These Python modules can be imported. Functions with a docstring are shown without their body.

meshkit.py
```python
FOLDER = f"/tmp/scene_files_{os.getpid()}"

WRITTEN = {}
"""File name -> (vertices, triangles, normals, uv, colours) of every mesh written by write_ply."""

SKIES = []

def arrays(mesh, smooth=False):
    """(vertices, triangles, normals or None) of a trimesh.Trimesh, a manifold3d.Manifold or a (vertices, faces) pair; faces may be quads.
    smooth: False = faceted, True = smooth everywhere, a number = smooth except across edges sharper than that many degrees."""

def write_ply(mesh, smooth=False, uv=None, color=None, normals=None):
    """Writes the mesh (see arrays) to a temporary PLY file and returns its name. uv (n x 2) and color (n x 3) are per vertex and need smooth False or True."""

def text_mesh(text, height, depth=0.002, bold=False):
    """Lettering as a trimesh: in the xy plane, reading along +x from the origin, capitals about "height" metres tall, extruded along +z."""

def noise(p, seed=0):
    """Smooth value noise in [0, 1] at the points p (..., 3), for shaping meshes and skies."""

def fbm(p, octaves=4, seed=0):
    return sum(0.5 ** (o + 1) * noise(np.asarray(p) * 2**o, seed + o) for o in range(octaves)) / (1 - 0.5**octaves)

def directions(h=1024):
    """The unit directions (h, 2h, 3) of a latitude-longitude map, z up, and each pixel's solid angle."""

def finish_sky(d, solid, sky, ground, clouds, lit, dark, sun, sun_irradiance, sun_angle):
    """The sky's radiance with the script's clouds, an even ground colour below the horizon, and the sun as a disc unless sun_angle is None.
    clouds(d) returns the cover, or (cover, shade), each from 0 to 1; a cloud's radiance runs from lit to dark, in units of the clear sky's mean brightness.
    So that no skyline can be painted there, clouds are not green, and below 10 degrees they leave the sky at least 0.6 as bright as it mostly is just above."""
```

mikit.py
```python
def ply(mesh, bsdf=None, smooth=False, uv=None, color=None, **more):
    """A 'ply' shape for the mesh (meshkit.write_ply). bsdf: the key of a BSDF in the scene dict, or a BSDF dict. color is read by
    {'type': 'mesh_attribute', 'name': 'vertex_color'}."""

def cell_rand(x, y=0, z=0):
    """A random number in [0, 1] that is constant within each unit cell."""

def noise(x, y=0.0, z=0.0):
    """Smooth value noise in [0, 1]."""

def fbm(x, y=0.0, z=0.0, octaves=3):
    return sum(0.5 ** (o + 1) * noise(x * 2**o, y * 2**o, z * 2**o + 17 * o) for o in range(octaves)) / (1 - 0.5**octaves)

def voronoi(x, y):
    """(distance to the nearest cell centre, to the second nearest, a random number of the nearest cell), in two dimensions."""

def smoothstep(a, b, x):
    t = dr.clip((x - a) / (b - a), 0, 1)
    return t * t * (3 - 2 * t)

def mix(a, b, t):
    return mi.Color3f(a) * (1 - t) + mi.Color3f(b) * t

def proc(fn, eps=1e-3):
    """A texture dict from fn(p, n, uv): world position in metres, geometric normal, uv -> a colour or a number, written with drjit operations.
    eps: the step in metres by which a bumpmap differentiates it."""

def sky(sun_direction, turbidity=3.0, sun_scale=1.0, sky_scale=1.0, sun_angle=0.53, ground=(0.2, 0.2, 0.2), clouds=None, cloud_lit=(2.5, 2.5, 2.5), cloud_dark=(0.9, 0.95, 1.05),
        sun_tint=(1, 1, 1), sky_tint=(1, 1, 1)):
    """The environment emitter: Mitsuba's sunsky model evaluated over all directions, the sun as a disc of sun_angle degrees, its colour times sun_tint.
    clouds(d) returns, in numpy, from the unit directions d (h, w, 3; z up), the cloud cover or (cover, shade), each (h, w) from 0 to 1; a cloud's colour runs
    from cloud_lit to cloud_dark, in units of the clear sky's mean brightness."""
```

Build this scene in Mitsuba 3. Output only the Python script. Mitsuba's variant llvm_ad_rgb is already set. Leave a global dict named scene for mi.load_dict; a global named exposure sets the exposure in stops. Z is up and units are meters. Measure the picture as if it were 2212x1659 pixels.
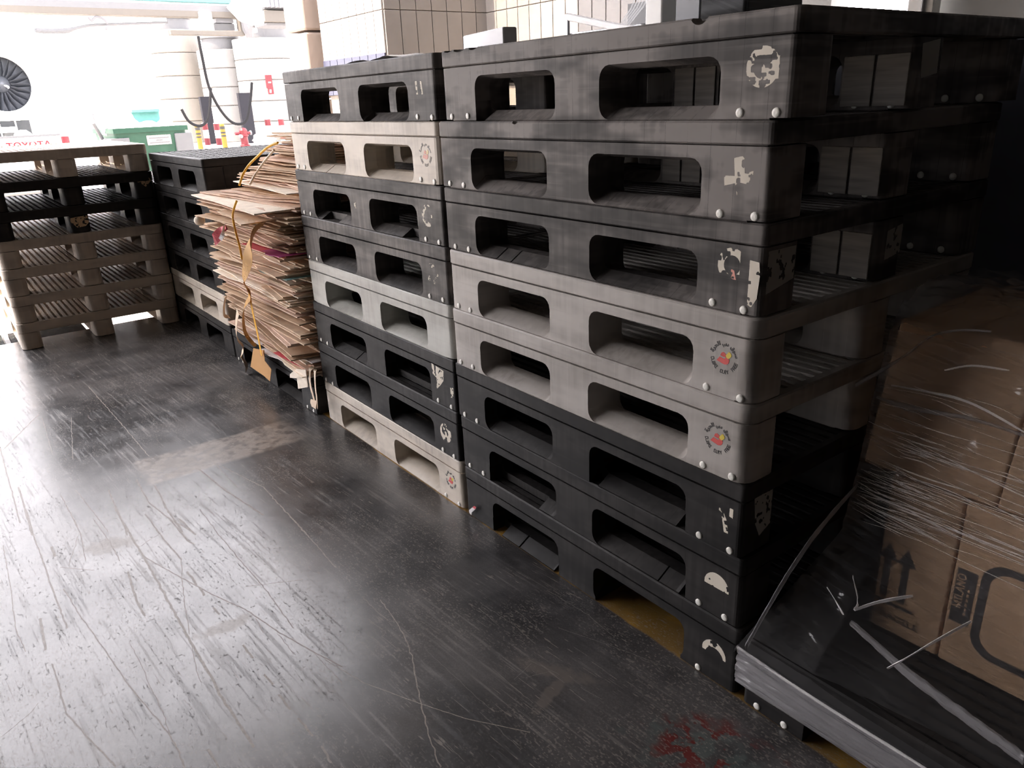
import math, random, numpy as np, trimesh, mitsuba as mi, mikit, drjit as dr, manifold3d as m3
from shapely.geometry import Polygon, Point, box as sbox
from shapely.ops import unary_union
from shapely import affinity
from mikit import noise, fbm, voronoi, cell_rand, smoothstep, mix
from meshkit import text_mesh, fbm as nfbm
T = mi.ScalarTransform4f
scene, labels = {}, {}

# ---------------------------------------------------------------- camera, sky, exposure
CAM = np.array([0.899, -1.319, 1.4293]); FW = np.array([-0.7515, 0.5577, -0.3525])
RT = np.array([0.6073, 0.7936, -0.0380]); UP = np.array([-0.2585, 0.2427, 0.9350]); FPX = 1639.7
scene['camera'] = {'type': 'perspective', 'fov': math.degrees(2 * math.atan(1106 / FPX)), 'fov_axis': 'x', 'near_clip': 0.05, 'far_clip': 600,
                   'to_world': T().look_at(origin=CAM.tolist(), target=(CAM + FW).tolist(), up=UP.tolist())}
exposure = 3.85
SUN = np.array([-0.10, -0.72, 1.25])
def haze(d):
    """Bright, even dust haze over the whole sky, a little uneven as thin cloud is."""
    return 0.86 + 0.10 * nfbm(d * 2.5, 3, 2), 0.12 * nfbm(d * 1.8, 3, 9)
scene['sky'] = mikit.sky(SUN, turbidity=6.0, sun_scale=0.8, sky_scale=1.0, ground=(0.42, 0.40, 0.37), clouds=haze, cloud_lit=(3.12, 2.97, 3.05), cloud_dark=(2.3, 2.2, 2.27), sky_tint=(1.06, 1.0, 0.95))

def at(px, py, x=None, y=None, z=None):
    """The world point on a given plane that the photograph shows at a pixel."""
    d = FW * FPX + RT * (px - 1106) - UP * (py - 829.5)
    t = (x - CAM[0]) / d[0] if x is not None else (y - CAM[1]) / d[1] if y is not None else (z - CAM[2]) / d[2]
    return CAM + d * t

# ---------------------------------------------------------------- materials
def M(key, color, rough=0.5, spec=0.5, metal=0.0, bump=None, bscale=0.002, two=True, **more):
    b = {'type': 'principled', 'base_color': color if isinstance(color, dict) else {'type': 'rgb', 'value': list(color)},
         'roughness': rough, 'metallic': metal, 'specular': spec, **more}
    if bump is not None:
        b = {'type': 'bumpmap', 'arbitrary': bump, 'scale': bscale, 'nested': b}
    scene[key] = {'type': 'twosided', 'b': b} if two else b
    return key

def plastic_fn(base, dust, amt, ox):
    def fn(p, n, uv):
        a = fbm(p.x * 5 + ox, p.y * 5, p.z * 14, 4)
        scuff = fbm(p.x * 3 + ox, p.y * 3, p.z * 90, 3)
        vert = fbm(p.x * 70 + ox, p.y * 70, p.z * 5, 2)
        rib = dr.abs((p.x + ox * 0.01) / 0.062 - dr.floor((p.x + ox * 0.01) / 0.062) - 0.5)
        ribm = smoothstep(0.475, 0.5, rib)
        m = amt * (0.30 + 1.15 * smoothstep(0.3, 0.72, a)) * (0.78 + 0.42 * smoothstep(0.3, 0.75, vert)) + 0.22 * amt * smoothstep(0.6, 0.8, scuff)
        m = dr.clip(m * (1 - 0.4 * ribm), 0, 1)
        return mix(base, dust, m)
    return mikit.proc(fn)
def rough_fn(lo, hi, s, ox):
    return mikit.proc(lambda p, n, uv: mi.Color3f(lo + (hi - lo) * fbm(p.x * s + ox, p.y * s, p.z * s, 3)))
BK, BD = (0.010, 0.0098, 0.010), (0.225, 0.205, 0.192)  # real dust, its amount also graded to paint more light on upper pallets
M('black_worn_lit', plastic_fn(BK, BD, 0.88, 3.0), rough_fn(0.45, 0.65, 9, 1.0), 0.2)
M('black_scuffed_half_lit', plastic_fn(BK, BD, 0.42, 7.0), rough_fn(0.42, 0.62, 9, 2.0), 0.2)
M('black_plain_dim', plastic_fn(BK, BD, 0.065, 11.0), rough_fn(0.38, 0.6, 9, 3.0), 0.2)  # least dust, darkened further to deepen the shade on lower pallets
GD = (0.20, 0.18, 0.16)
M('grey_plastic', plastic_fn((0.43, 0.40, 0.37), GD, 0.42, 5.0), rough_fn(0.35, 0.55, 8, 4.0))
M('pale_grey_plastic', plastic_fn((0.50, 0.50, 0.46), GD, 0.3, 9.0), rough_fn(0.35, 0.55, 8, 4.0))
M('beige_plastic', plastic_fn((0.62, 0.55, 0.46), (0.30, 0.26, 0.22), 0.35, 13.0), rough_fn(0.35, 0.55, 8, 4.0))
M('brown_grey_plastic', plastic_fn((0.56, 0.48, 0.40), (0.30, 0.25, 0.21), 0.35, 17.0), rough_fn(0.4, 0.6, 8, 4.0))
M('scuffed_plate', mikit.proc(lambda p, n, uv: mi.Color3f(0.34, 0.31, 0.275) * (0.55 + 0.75 * fbm(p.x * 12, p.y * 12, p.z * 110, 3))), 0.5, 0.3)
M('plug_white', (0.78, 0.76, 0.70), 0.3)
M('sticker_cream', (0.66, 0.60, 0.50), 0.6)
M('sticker_grey', (0.34, 0.32, 0.29), 0.7)
M('sticker_tan', (0.52, 0.36, 0.22), 0.7)
M('ink', (0.055, 0.05, 0.05), 0.6)
M('logo_red', (0.62, 0.09, 0.08), 0.5)
M('logo_yellow', (0.66, 0.50, 0.07), 0.5)
M('logo_red_faded', (0.66, 0.30, 0.24), 0.5); M('logo_yellow_faded', (0.66, 0.52, 0.26), 0.5); M('ink_faded', (0.24, 0.22, 0.2), 0.6)
def card_fn(c, ox):
    def fn(p, n, uv):
        g = fbm(p.x * 22 + ox, p.y * 22, p.z * 40, 3); k = noise(p.x * 260 + ox, p.y * 260, p.z * 260)
        return mi.Color3f(c) * (0.78 + 0.34 * g + 0.10 * k)
    return mikit.proc(fn)
CARD = [M('cardboard_tan', card_fn((0.62, 0.475, 0.345), 1), 0.8, 0.2), M('cardboard_brown', card_fn((0.52, 0.375, 0.255), 2), 0.8, 0.2),
        M('cardboard_pale_lit', card_fn((0.84, 0.75, 0.63), 3), 0.8, 0.2), M('cardboard_pinkish', card_fn((0.63, 0.47, 0.37), 4), 0.8, 0.2)]  # pale tone lightened further to paint strong daylight on the big top sheet
M('card_white', (0.74, 0.72, 0.72), 0.6); M('card_red', (0.52, 0.06, 0.08), 0.5); M('card_magenta', (0.45, 0.06, 0.22), 0.5); M('card_teal', (0.25, 0.42, 0.42), 0.5)
M('carton_brown', card_fn((0.52, 0.345, 0.22), 6), 0.75, 0.25)
M('tape_brown', (0.56, 0.31, 0.10), 0.42, 0.3); M('paper_kraft', (0.52, 0.29, 0.12), 0.7, 0.2); M('strap_yellow', (0.85, 0.46, 0.05), 0.45, 0.3); M('strap_beige', (0.70, 0.55, 0.40), 0.45)
M('white_paint', (0.80, 0.80, 0.78), 0.5); M('white_foam', (0.92, 0.92, 0.93), 0.6); 
M('steel', (0.45, 0.46, 0.48), 0.35, metal=0.6); M('steel_dark', (0.16, 0.16, 0.17), 0.5); M('rubber', (0.018, 0.018, 0.02), 0.7, 0.15)
M('tile_cream', mikit.proc(lambda p, n, uv: mi.Color3f(0.32, 0.295, 0.28) * (0.93 + 0.14 * fbm(p.x * 3, p.y * 3, p.z * 3, 2))), 0.3)
M('tile_blue', (0.042, 0.045, 0.085), 0.3); M('grout', (0.24, 0.21, 0.18), 0.9)
M('stone_peach', (0.34, 0.275, 0.235), 0.7)
M('concrete', mikit.proc(lambda p, n, uv: mi.Color3f(0.085, 0.083, 0.08) * (0.7 + 0.6 * fbm(p.x * 2, p.y * 2, p.z * 2, 3))), 0.85)
M('wall_grey', (0.06, 0.059, 0.058), 0.8); M('rear_wall_paint', (0.36, 0.36, 0.35), 0.6)
M('apron_concrete', mikit.proc(lambda p, n, uv: mi.Color3f(0.44, 0.42, 0.40) * (0.75 + 0.5 * fbm(p.x * 1.2, p.y * 1.2, 0, 3))), 0.8)
M('green_paint', mikit.proc(lambda p, n, uv: mix((0.007, 0.052, 0.03), (0.02, 0.075, 0.047), fbm(p.x * 5, p.y * 5, p.z * 5, 3))), 0.45)
M('teal_plastic', (0.10, 0.30, 0.27), 0.5); M('red_paint', (0.15, 0.014, 0.022), 0.4); M('yellow_paint', (0.24, 0.135, 0.012), 0.45); M('black_paint', (0.03, 0.03, 0.03), 0.5)
M('galvanised', (0.14, 0.142, 0.15), 0.5); M('lamp_red', (0.50, 0.03, 0.04), 0.2); M('glass_dark', (0.05, 0.055, 0.06), 0.08, 0.6)
M('beam_beige', (0.125, 0.113, 0.10), 0.6); M('column_white', (0.25, 0.247, 0.245), 0.6); M('column_cream', (0.25, 0.23, 0.205), 0.6); M('corrugated', (0.21, 0.215, 0.235), 0.5); M('bag_white', (0.82, 0.82, 0.84), 0.35); M('cyan_paint', (0.12, 0.30, 0.30), 0.4)
M('fan_blade', (0.10, 0.11, 0.13), 0.35, metal=0.3); M('pad_grey', (0.03, 0.03, 0.037), 0.8, 0.15)
M('wrap_black', mikit.proc(lambda p, n, uv: mix((0.008, 0.008, 0.009), (0.022, 0.022, 0.023), smoothstep(0.5, 0.75, noise(p.x * 3, p.y * 3, p.z * 60 + p.x * 26)))), 0.4, 0.25)
M('load_slate', (0.055, 0.06, 0.075), 0.45); M('load_pale', (0.36, 0.38, 0.38), 0.4)

# clear stretch film: a thin clear sheet, partly hazed where layers overlap
scene['film'] = {'type': 'blendbsdf', 'weight': {'type': 'rgb', 'value': 0.04}, 'a': {'type': 'thindielectric', 'int_ior': 1.55},
                 'b': {'type': 'twosided', 'b': {'type': 'principled', 'base_color': {'type': 'rgb', 'value': [0.7, 0.7, 0.72]}, 'roughness': 0.22, 'specular': 0.9}}}
scene['film_gathered'] = {'type': 'blendbsdf', 'weight': {'type': 'rgb', 'value': 0.34}, 'a': {'type': 'thindielectric', 'int_ior': 1.55},
                          'b': {'type': 'twosided', 'b': {'type': 'principled', 'base_color': {'type': 'rgb', 'value': [0.42, 0.41, 0.42]}, 'roughness': 0.2, 'specular': 0.9}}}

# floor: dark sealed concrete, scratched along the aisle
DARK = [[0.0036,[[-2.111,-1.017],[-1.858,-1.015],[-1.599,-1.012],[-1.317,-1.014],[-1.103,-1.014],[-0.955,-1.014],[-0.807,-1.015],[-0.683,-1.009],[-0.62,-1.008]]],[0.0028,[[-1.993,-0.936],[-1.756,-0.928],[-1.578,-0.916]]],[0.0014,[[-1.578,-0.916],[-1.47,-0.943],[-1.298,-0.98],[-1.15,-1.007]]],[0.0021,[[-1.685,-1.012],[-1.475,-0.949],[-1.311,-0.898],[-1.16,-0.84],[-0.985,-0.8],[-0.846,-0.759],[-0.733,-0.72]]],[0.0017,[[-1.889,-0.763],[-1.656,-0.765],[-1.408,-0.76],[-1.221,-0.754],[-0.978,-0.76]]],[0.0015,[[-1.671,-0.514],[-1.47,-0.518],[-1.186,-0.529]]],[0.0019,[[-1.652,-1.261],[-1.484,-1.247],[-1.267,-1.221],[-1.012,-1.192],[-0.866,-1.168],[-0.792,-1.157],[-0.726,-1.153],[-0.66,-1.156]]],[0.001,[[-1.229,-1.154],[-1.108,-1.151],[-0.985,-1.151],[-0.864,-1.15],[-0.784,-1.156]]],[0.0022,[[-1.272,-1.347],[-1.147,-1.345],[-1.04,-1.346],[-0.911,-1.317],[-0.768,-1.282]]],[0.0025,[[-2.349,-1.29],[-2.086,-1.294],[-1.874,-1.291],[-1.722,-1.292],[-1.58,-1.289],[-1.421,-1.286]]],[0.001,[[-1.05,-1.486],[-1.086,-1.435],[-1.123,-1.396]]],[0.0015,[[-1.802,-1.249],[-1.706,-1.164]]],[0.0013,[[-1.795,-1.226],[-1.989,-1.166]]],[0.0013,[[-1.76,-1.01],[-1.82,-0.906]]],[0.0011,[[-1.276,-0.8],[-1.191,-0.641]]],[0.0014,[[-2.1,-1.39],[-1.813,-1.397],[-1.516,-1.409],[-1.383,-1.399]]],[0.001,[[-1.089,-1.018],[-0.974,-1.038],[-0.923,-1.04]]],[0.0017,[[-2.235,-1.16],[-1.981,-1.157],[-1.787,-1.175]]],[0.0031,[[-1.908,-0.873],[-1.688,-0.865],[-1.652,-0.854]]],[0.0037,[[-1.868,-0.844],[-1.713,-0.831]]],[0.0016,[[-2.088,-1.098],[-1.877,-1.084],[-1.708,-1.082]]],[0.0013,[[-1.093,-0.83],[-1.015,-0.836]]],[0.001,[[-0.981,-0.806],[-0.865,-0.802]]],[0.0009,[[-0.837,-0.758],[-0.679,-0.748]]],[0.0032,[[-0.999,-0.901],[-0.931,-0.9]]],[0.003,[[-0.843,-0.899],[-0.793,-0.894]]],[0.0029,[[-0.743,-0.895],[-0.677,-0.891]]],[0.0028,[[-0.633,-0.887],[-0.559,-0.882]]],[0.0027,[[-0.514,-0.88],[-0.457,-0.882]]],[0.0034,[[-1.231,-0.913],[-1.19,-0.911]]],[0.0036,[[-1.486,-0.921],[-1.393,-0.918]]],[0.0036,[[-1.37,-0.917],[-1.316,-0.916]]],[0.0036,[[-1.619,-1.076],[-1.413,-1.092]]],[0.0036,[[-1.413,-1.092],[-1.33,-1.088]]],[0.0028,[[-0.678,-1.094],[-0.608,-1.093]]],[0.0042,[[-1.97,-1.254],[-1.893,-1.255]]],[0.0036,[[-1.526,-1.343],[-1.352,-1.352]]]]
MID = [[0.0016,[[-0.931,-0.499],[-0.833,-0.51],[-0.743,-0.524],[-0.649,-0.553],[-0.562,-0.59],[-0.472,-0.627],[-0.383,-0.661],[-0.284,-0.692]]],[0.0011,[[-0.794,-0.746],[-0.643,-0.704],[-0.487,-0.629],[-0.368,-0.566],[-0.23,-0.469]]],[0.001,[[-0.982,-0.534],[-0.892,-0.535],[-0.819,-0.528]]],[0.0017,[[-3.76,-0.832],[-2.983,-0.807],[-2.538,-0.796]]],[0.0034,[[-2.258,-0.662],[-1.983,-0.638],[-1.684,-0.59]]],[0.002,[[-2.249,-0.586],[-1.903,-0.509],[-1.441,-0.521]]],[0.0013,[[-2.357,-0.593],[-1.975,-0.591]]],[0.0029,[[-2.331,-0.893],[-2.082,-0.903],[-1.885,-0.872],[-1.734,-0.83]]],[0.0036,[[-2.218,-0.847],[-1.967,-0.862],[-1.761,-0.861]]],[0.0029,[[-2.305,-1.005],[-1.954,-1.019],[-1.876,-1.025]]],[0.0034,[[-2.592,-1.291],[-2.111,-1.297]]],[0.0027,[[-3.109,-1.313],[-2.669,-1.317],[-2.246,-1.322]]],[0.0016,[[-2.397,-1.109],[-1.945,-1.073]]],[0.0017,[[-2.395,-1.166],[-2.072,-1.155]]],[0.0033,[[-3.094,-1.296],[-3.472,-1.112]]],[0.0012,[[-3.304,-0.988],[-2.739,-1.068]]],[0.0012,[[-3.411,-1.105],[-2.859,-1.131]]]]
LIGHT = [[0.001,[[-0.719,-0.272],[-0.582,-0.257],[-0.47,-0.26]]],[0.0009,[[-0.619,-0.212],[-0.492,-0.214]]],[0.001,[[-0.703,-0.289],[-0.603,-0.293]]],[0.001,[[-0.635,-0.077],[-0.462,-0.061],[-0.347,-0.073]]],[0.0009,[[-0.479,-0.167],[-0.322,-0.103],[-0.175,-0.052]]],[0.0009,[[-0.646,-0.51],[-0.461,-0.503],[-0.354,-0.501]]],[0.0009,[[-0.466,-0.41],[-0.303,-0.406]]],[0.0009,[[-0.396,-0.389],[-0.413,-0.318]]],[0.0009,[[-0.425,-0.314],[-0.333,-0.287]]],[0.0009,[[-0.382,-0.364],[-0.36,-0.302]]],[0.0009,[[-0.265,-0.276],[-0.198,-0.263]]],[0.0008,[[-0.36,-0.525],[-0.204,-0.518]]],[0.0008,[[-0.371,-0.646],[-0.258,-0.64]]],[0.0013,[[-3.106,-0.401],[-2.814,-0.364]]],[0.0015,[[-3.82,-0.48],[-3.564,-0.44]]],[0.0014,[[-3.858,-0.274],[-3.237,-0.236]]],[0.0013,[[-3.436,-0.659],[-2.886,-0.672]]],[0.0012,[[-2.76,-0.45],[-2.54,-0.452]]]]
def scratch_mask(p, lines, grow=1.0):
    j = (noise(p.x * 60, p.y * 60) - 0.5) * 0.004; e = 0.55 + 0.7 * noise(p.x * 150, p.y * 150, 3.0)
    best = mi.Float(-1.0)
    for w, pts in lines:
        for (ax, ay), (bx, by) in zip(pts[:-1], pts[1:]):
            dx, dy = bx - ax, by - ay; L2 = dx * dx + dy * dy
            qx, qy = p.x + j - ax, p.y + j - ay
            t = dr.clip((qx * dx + qy * dy) / L2, 0, 1)
            d2 = dr.square(qx - t * dx) + dr.square(qy - t * dy)
            best = dr.maximum(best, 1 - d2 / (w * grow) ** 2)
    return smoothstep(-0.5, 0.45, best * e)
def blob(p, cx, cy, rx, ry, ang, s=30):
    c, si_ = math.cos(ang), math.sin(ang); x, y = p.x - cx, p.y - cy
    u, v = (x * c + y * si_) / rx, (-x * si_ + y * c) / ry
    return smoothstep(1.15, 0.55, dr.sqrt(u * u + v * v) + (fbm(p.x * s, p.y * s * 2, 0, 3) - 0.5) * 0.9)
def streaks(p):
    return fbm(p.x * 5 + p.y * 2, p.y * 120 - p.x * 9, 0, 3)
def floor_color(p, n, uv):
    big = fbm(p.x * 1.6 + 3, p.y * 1.9, 0, 4); mid = fbm(p.x * 7, p.y * 7, 2, 4); st = streaks(p); gr = noise(p.x * 320, p.y * 320)
    c = mix((0.026, 0.0255, 0.027), (0.092, 0.086, 0.084), smoothstep(0.32, 0.70, 0.55 * big + 0.45 * mid))
    c = c * (0.72 + 0.36 * st + 0.22 * gr)
    c = mix(c, (0.150, 0.138, 0.125), 0.55 * smoothstep(0.63, 0.78, st) * smoothstep(0.35, 0.6, mid))
    yel = smoothstep(-0.004, 0.006, p.y + 0.012 * (mid - 0.5)) * smoothstep(0.17, 0.15, p.y) * smoothstep(-5.0, -4.9, p.x)
    c = mix(c, (0.30, 0.165, 0.025), yel * (0.55 + 0.45 * smoothstep(0.35, 0.6, mid)))
    old = blob(p, 0.075, -0.17, 0.15, 0.09, 0.6, 24) * smoothstep(0.50, 0.57, fbm(p.x * 26, p.y * 26, 5, 4))
    c = mix(c, (0.085, 0.108, 0.100), 0.7 * blob(p, 0.06, -0.20, 0.17, 0.09, 0.5, 20) * smoothstep(0.38, 0.55, fbm(p.x * 20 + 3, p.y * 20, 9, 3)))
    c = mix(c, (0.115, 0.019, 0.017), old)
    rep = smoothstep(-2.53, -2.49, p.x + 0.05 * (mid - 0.5)) * smoothstep(-2.22, -2.26, p.x + 0.05 * (mid - 0.5)) * smoothstep(-0.88, -0.84, p.y) * smoothstep(-0.12, -0.3, p.y)
    c = mix(c, mix((0.13, 0.108, 0.092), (0.28, 0.24, 0.205), smoothstep(0.3, 0.65, fbm(p.x * 40, p.y * 40, 3, 3))), rep * 0.8)
    for b in SMEARS: c = mix(c, (0.135, 0.115, 0.10), 0.7 * blob(p, *b))
    return c
SMEARS = [(-1.115, -0.915, 0.10, 0.035, 1.5), (-1.84, -1.09, 0.09, 0.06, 1.4), (-0.35, -0.29, 0.13, 0.025, 0.5), (-0.30, -0.34, 0.09, 0.02, 1.9)]
def floor_rough(p, n, uv):
    mid = fbm(p.x * 9 + 5, p.y * 9, 4, 3); st = streaks(p); pit = noise(p.x * 95, p.y * 260, 1.0)
    r = 0.20 + 0.14 * mid + 0.13 * smoothstep(0.55, 0.78, st) + 0.25 * smoothstep(0.80, 0.93, pit)
    return mi.Color3f(dr.clip(r, 0.1, 0.8))
def scuff_weight(p, n, uv):
    w = scratch_mask(p, DARK + MID)
    mid = fbm(p.x * 9, p.y * 9, 4, 3); fine = noise(p.x * 26, p.y * 330 - p.x * 30, 7.0)
    w = dr.maximum(w, 0.6 * smoothstep(0.84, 0.96, fine) * smoothstep(0.38, 0.62, mid))
    spk = noise(p.x * 210, p.y * 260, 5.0) * 0.6 + 0.4 * noise(p.x * 90, p.y * 420, 8.0)
    w = dr.maximum(w, 0.42 * smoothstep(0.56, 0.80, spk) * smoothstep(0.36, 0.66, fbm(p.x * 3.5, p.y * 4.5, 6, 3)))
    rep = smoothstep(-2.53, -2.49, p.x) * smoothstep(-2.22, -2.26, p.x) * smoothstep(-0.88, -0.84, p.y) * smoothstep(-0.12, -0.3, p.y)
    w = dr.maximum(w, 0.55 * rep * smoothstep(0.40, 0.6, fbm(p.x * 22, p.y * 22, 1, 3)))
    for b in SMEARS[:2]: w = dr.maximum(w, 0.6 * blob(p, *b))
    return mi.Color3f(w)
def scuff_color(p, n, uv):
    g = noise(p.x * 200, p.y * 200)
    return mix((0.20, 0.172, 0.148), (0.31, 0.275, 0.24), g)
def light_weight(p, n, uv):
    return mi.Color3f(0.65 * scratch_mask(p, LIGHT, 0.7))
scene['floor_surface'] = {'type': 'blendbsdf', 'weight': mikit.proc(light_weight),
    'a': {'type': 'blendbsdf', 'weight': mikit.proc(scuff_weight),
          'a': {'type': 'principled', 'base_color': mikit.proc(floor_color), 'roughness': mikit.proc(floor_rough), 'specular': 1.0},
          'b': {'type': 'principled', 'base_color': mikit.proc(scuff_color), 'roughness': 0.46, 'specular': 0.6}},
    'b': {'type': 'principled', 'base_color': {'type': 'rgb', 'value': [0.20, 0.185, 0.165]}, 'roughness': 0.6, 'specular': 0.3}}

# ---------------------------------------------------------------- mesh helpers
def tm(m):
    if hasattr(m, 'to_mesh'):
        q = m.to_mesh(); return trimesh.Trimesh(np.array(q.vert_properties[:, :3], float), np.array(q.tri_verts), process=False)
    return m
def cat(*ms): return trimesh.util.concatenate([tm(m) for m in ms])
def solid(v, f): return m3.Manifold(m3.Mesh(vert_properties=np.asarray(v, np.float32), tri_verts=np.asarray(f, np.uint32)))
def bx(x0, x1, y0, y1, z0, z1):
    b = trimesh.creation.box((abs(x1 - x0), abs(y1 - y0), abs(z1 - z0))); b.apply_translation(((x0 + x1) / 2, (y0 + y1) / 2, (z0 + z1) / 2)); return b
def mbx(x0, x1, y0, y1, z0, z1): return m3.Manifold.cube((x1 - x0, y1 - y0, z1 - z0)).translate((x0, y0, z0))
def rrect(hx, hy, r, n=4):
    r = max(min(r, hx * 0.98, hy * 0.98), 1e-4); out = []
    for k, (sx, sy) in enumerate(((1, 1), (-1, 1), (-1, -1), (1, -1))):
        for i in range(n + 1):
            a = math.pi / 2 * (k + i / n); out.append((sx * (hx - r) + r * math.cos(a), sy * (hy - r) + r * math.sin(a)))
    return np.array(out)
def loft(outs, zs):
    """A closed solid through convex outlines (same number of points) at heights zs."""
    n = len(outs[0]); v = [np.c_[o, np.full(n, z)] for o, z in zip(outs, zs)]; f = []
    for k in range(len(outs) - 1):
        for i in range(n):
            a, b = k * n + i, k * n + (i + 1) % n; f += [(a, b, b + n), (a, b + n, a + n)]
    V = np.vstack(v); top = (len(outs) - 1) * n
    for i in range(1, n - 1): f += [(0, i + 1, i), (top, top + i, top + i + 1)]
    return V, np.array(f)
def rbox(x0, x1, y0, y1, z0, z1, r=0.01, b=0.004, n=3):
    hx, hy = (x1 - x0) / 2, (y1 - y0) / 2
    V, F = loft([rrect(hx - b, hy - b, r, n), rrect(hx, hy, r, n), rrect(hx, hy, r, n), rrect(hx - b, hy - b, r, n)], [z0, z0 + b, z1 - b, z1])
    return trimesh.Trimesh(V + [(x0 + x1) / 2, (y0 + y1) / 2, 0], F, process=False)
def lathe(profile, n=24): return trimesh.creation.revolve(np.array(profile, float), sections=n)
def tube(pts, r, n=8, closed=False):
    P = np.array(pts, float); r = np.broadcast_to(np.asarray(r, float), (len(P),))
    t = np.gradient(P, axis=0); t /= np.linalg.norm(t, axis=1, keepdims=True)
    ref = np.array([0, 0, 1.0]) if abs(t[0][2]) < 0.9 else np.array([1.0, 0, 0]); V = []; F = []
    for i in range(len(P)):
        a = np.cross(t[i], ref); a /= np.linalg.norm(a); b = np.cross(t[i], a); ref = -np.cross(t[i], a) if False else ref
        for k in range(n):
            w = 2 * math.pi * k / n; V.append(P[i] + r[i] * (a * math.cos(w) + b * math.sin(w)))
    for i in range(len(P) - 1):
        for k in range(n):
            p, q = i * n + k, i * n + (k + 1) % n; F += [(p, q, q + n), (p, q + n, p + n)]
    for k in range(1, n - 1): F += [(0, k + 1, k), ((len(P) - 1) * n, (len(P) - 1) * n + k, (len(P) - 1) * n + k + 1)]
    return trimesh.Trimesh(V, F, process=False)
def smooth_path(pts, k=6):
    P = np.array(pts, float); out = []
    for i in range(len(P) - 1):
        p0, p1, p2, p3 = P[max(i - 1, 0)], P[i], P[i + 1], P[min(i + 2, len(P) - 1)]
        for j in range(k):
            t = j / k; out.append(0.5 * ((2 * p1) + (-p0 + p2) * t + (2 * p0 - 5 * p1 + 4 * p2 - p3) * t * t + (-p0 + 3 * p1 - 3 * p2 + p3) * t ** 3))
    return np.array(out + [P[-1]])
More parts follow.
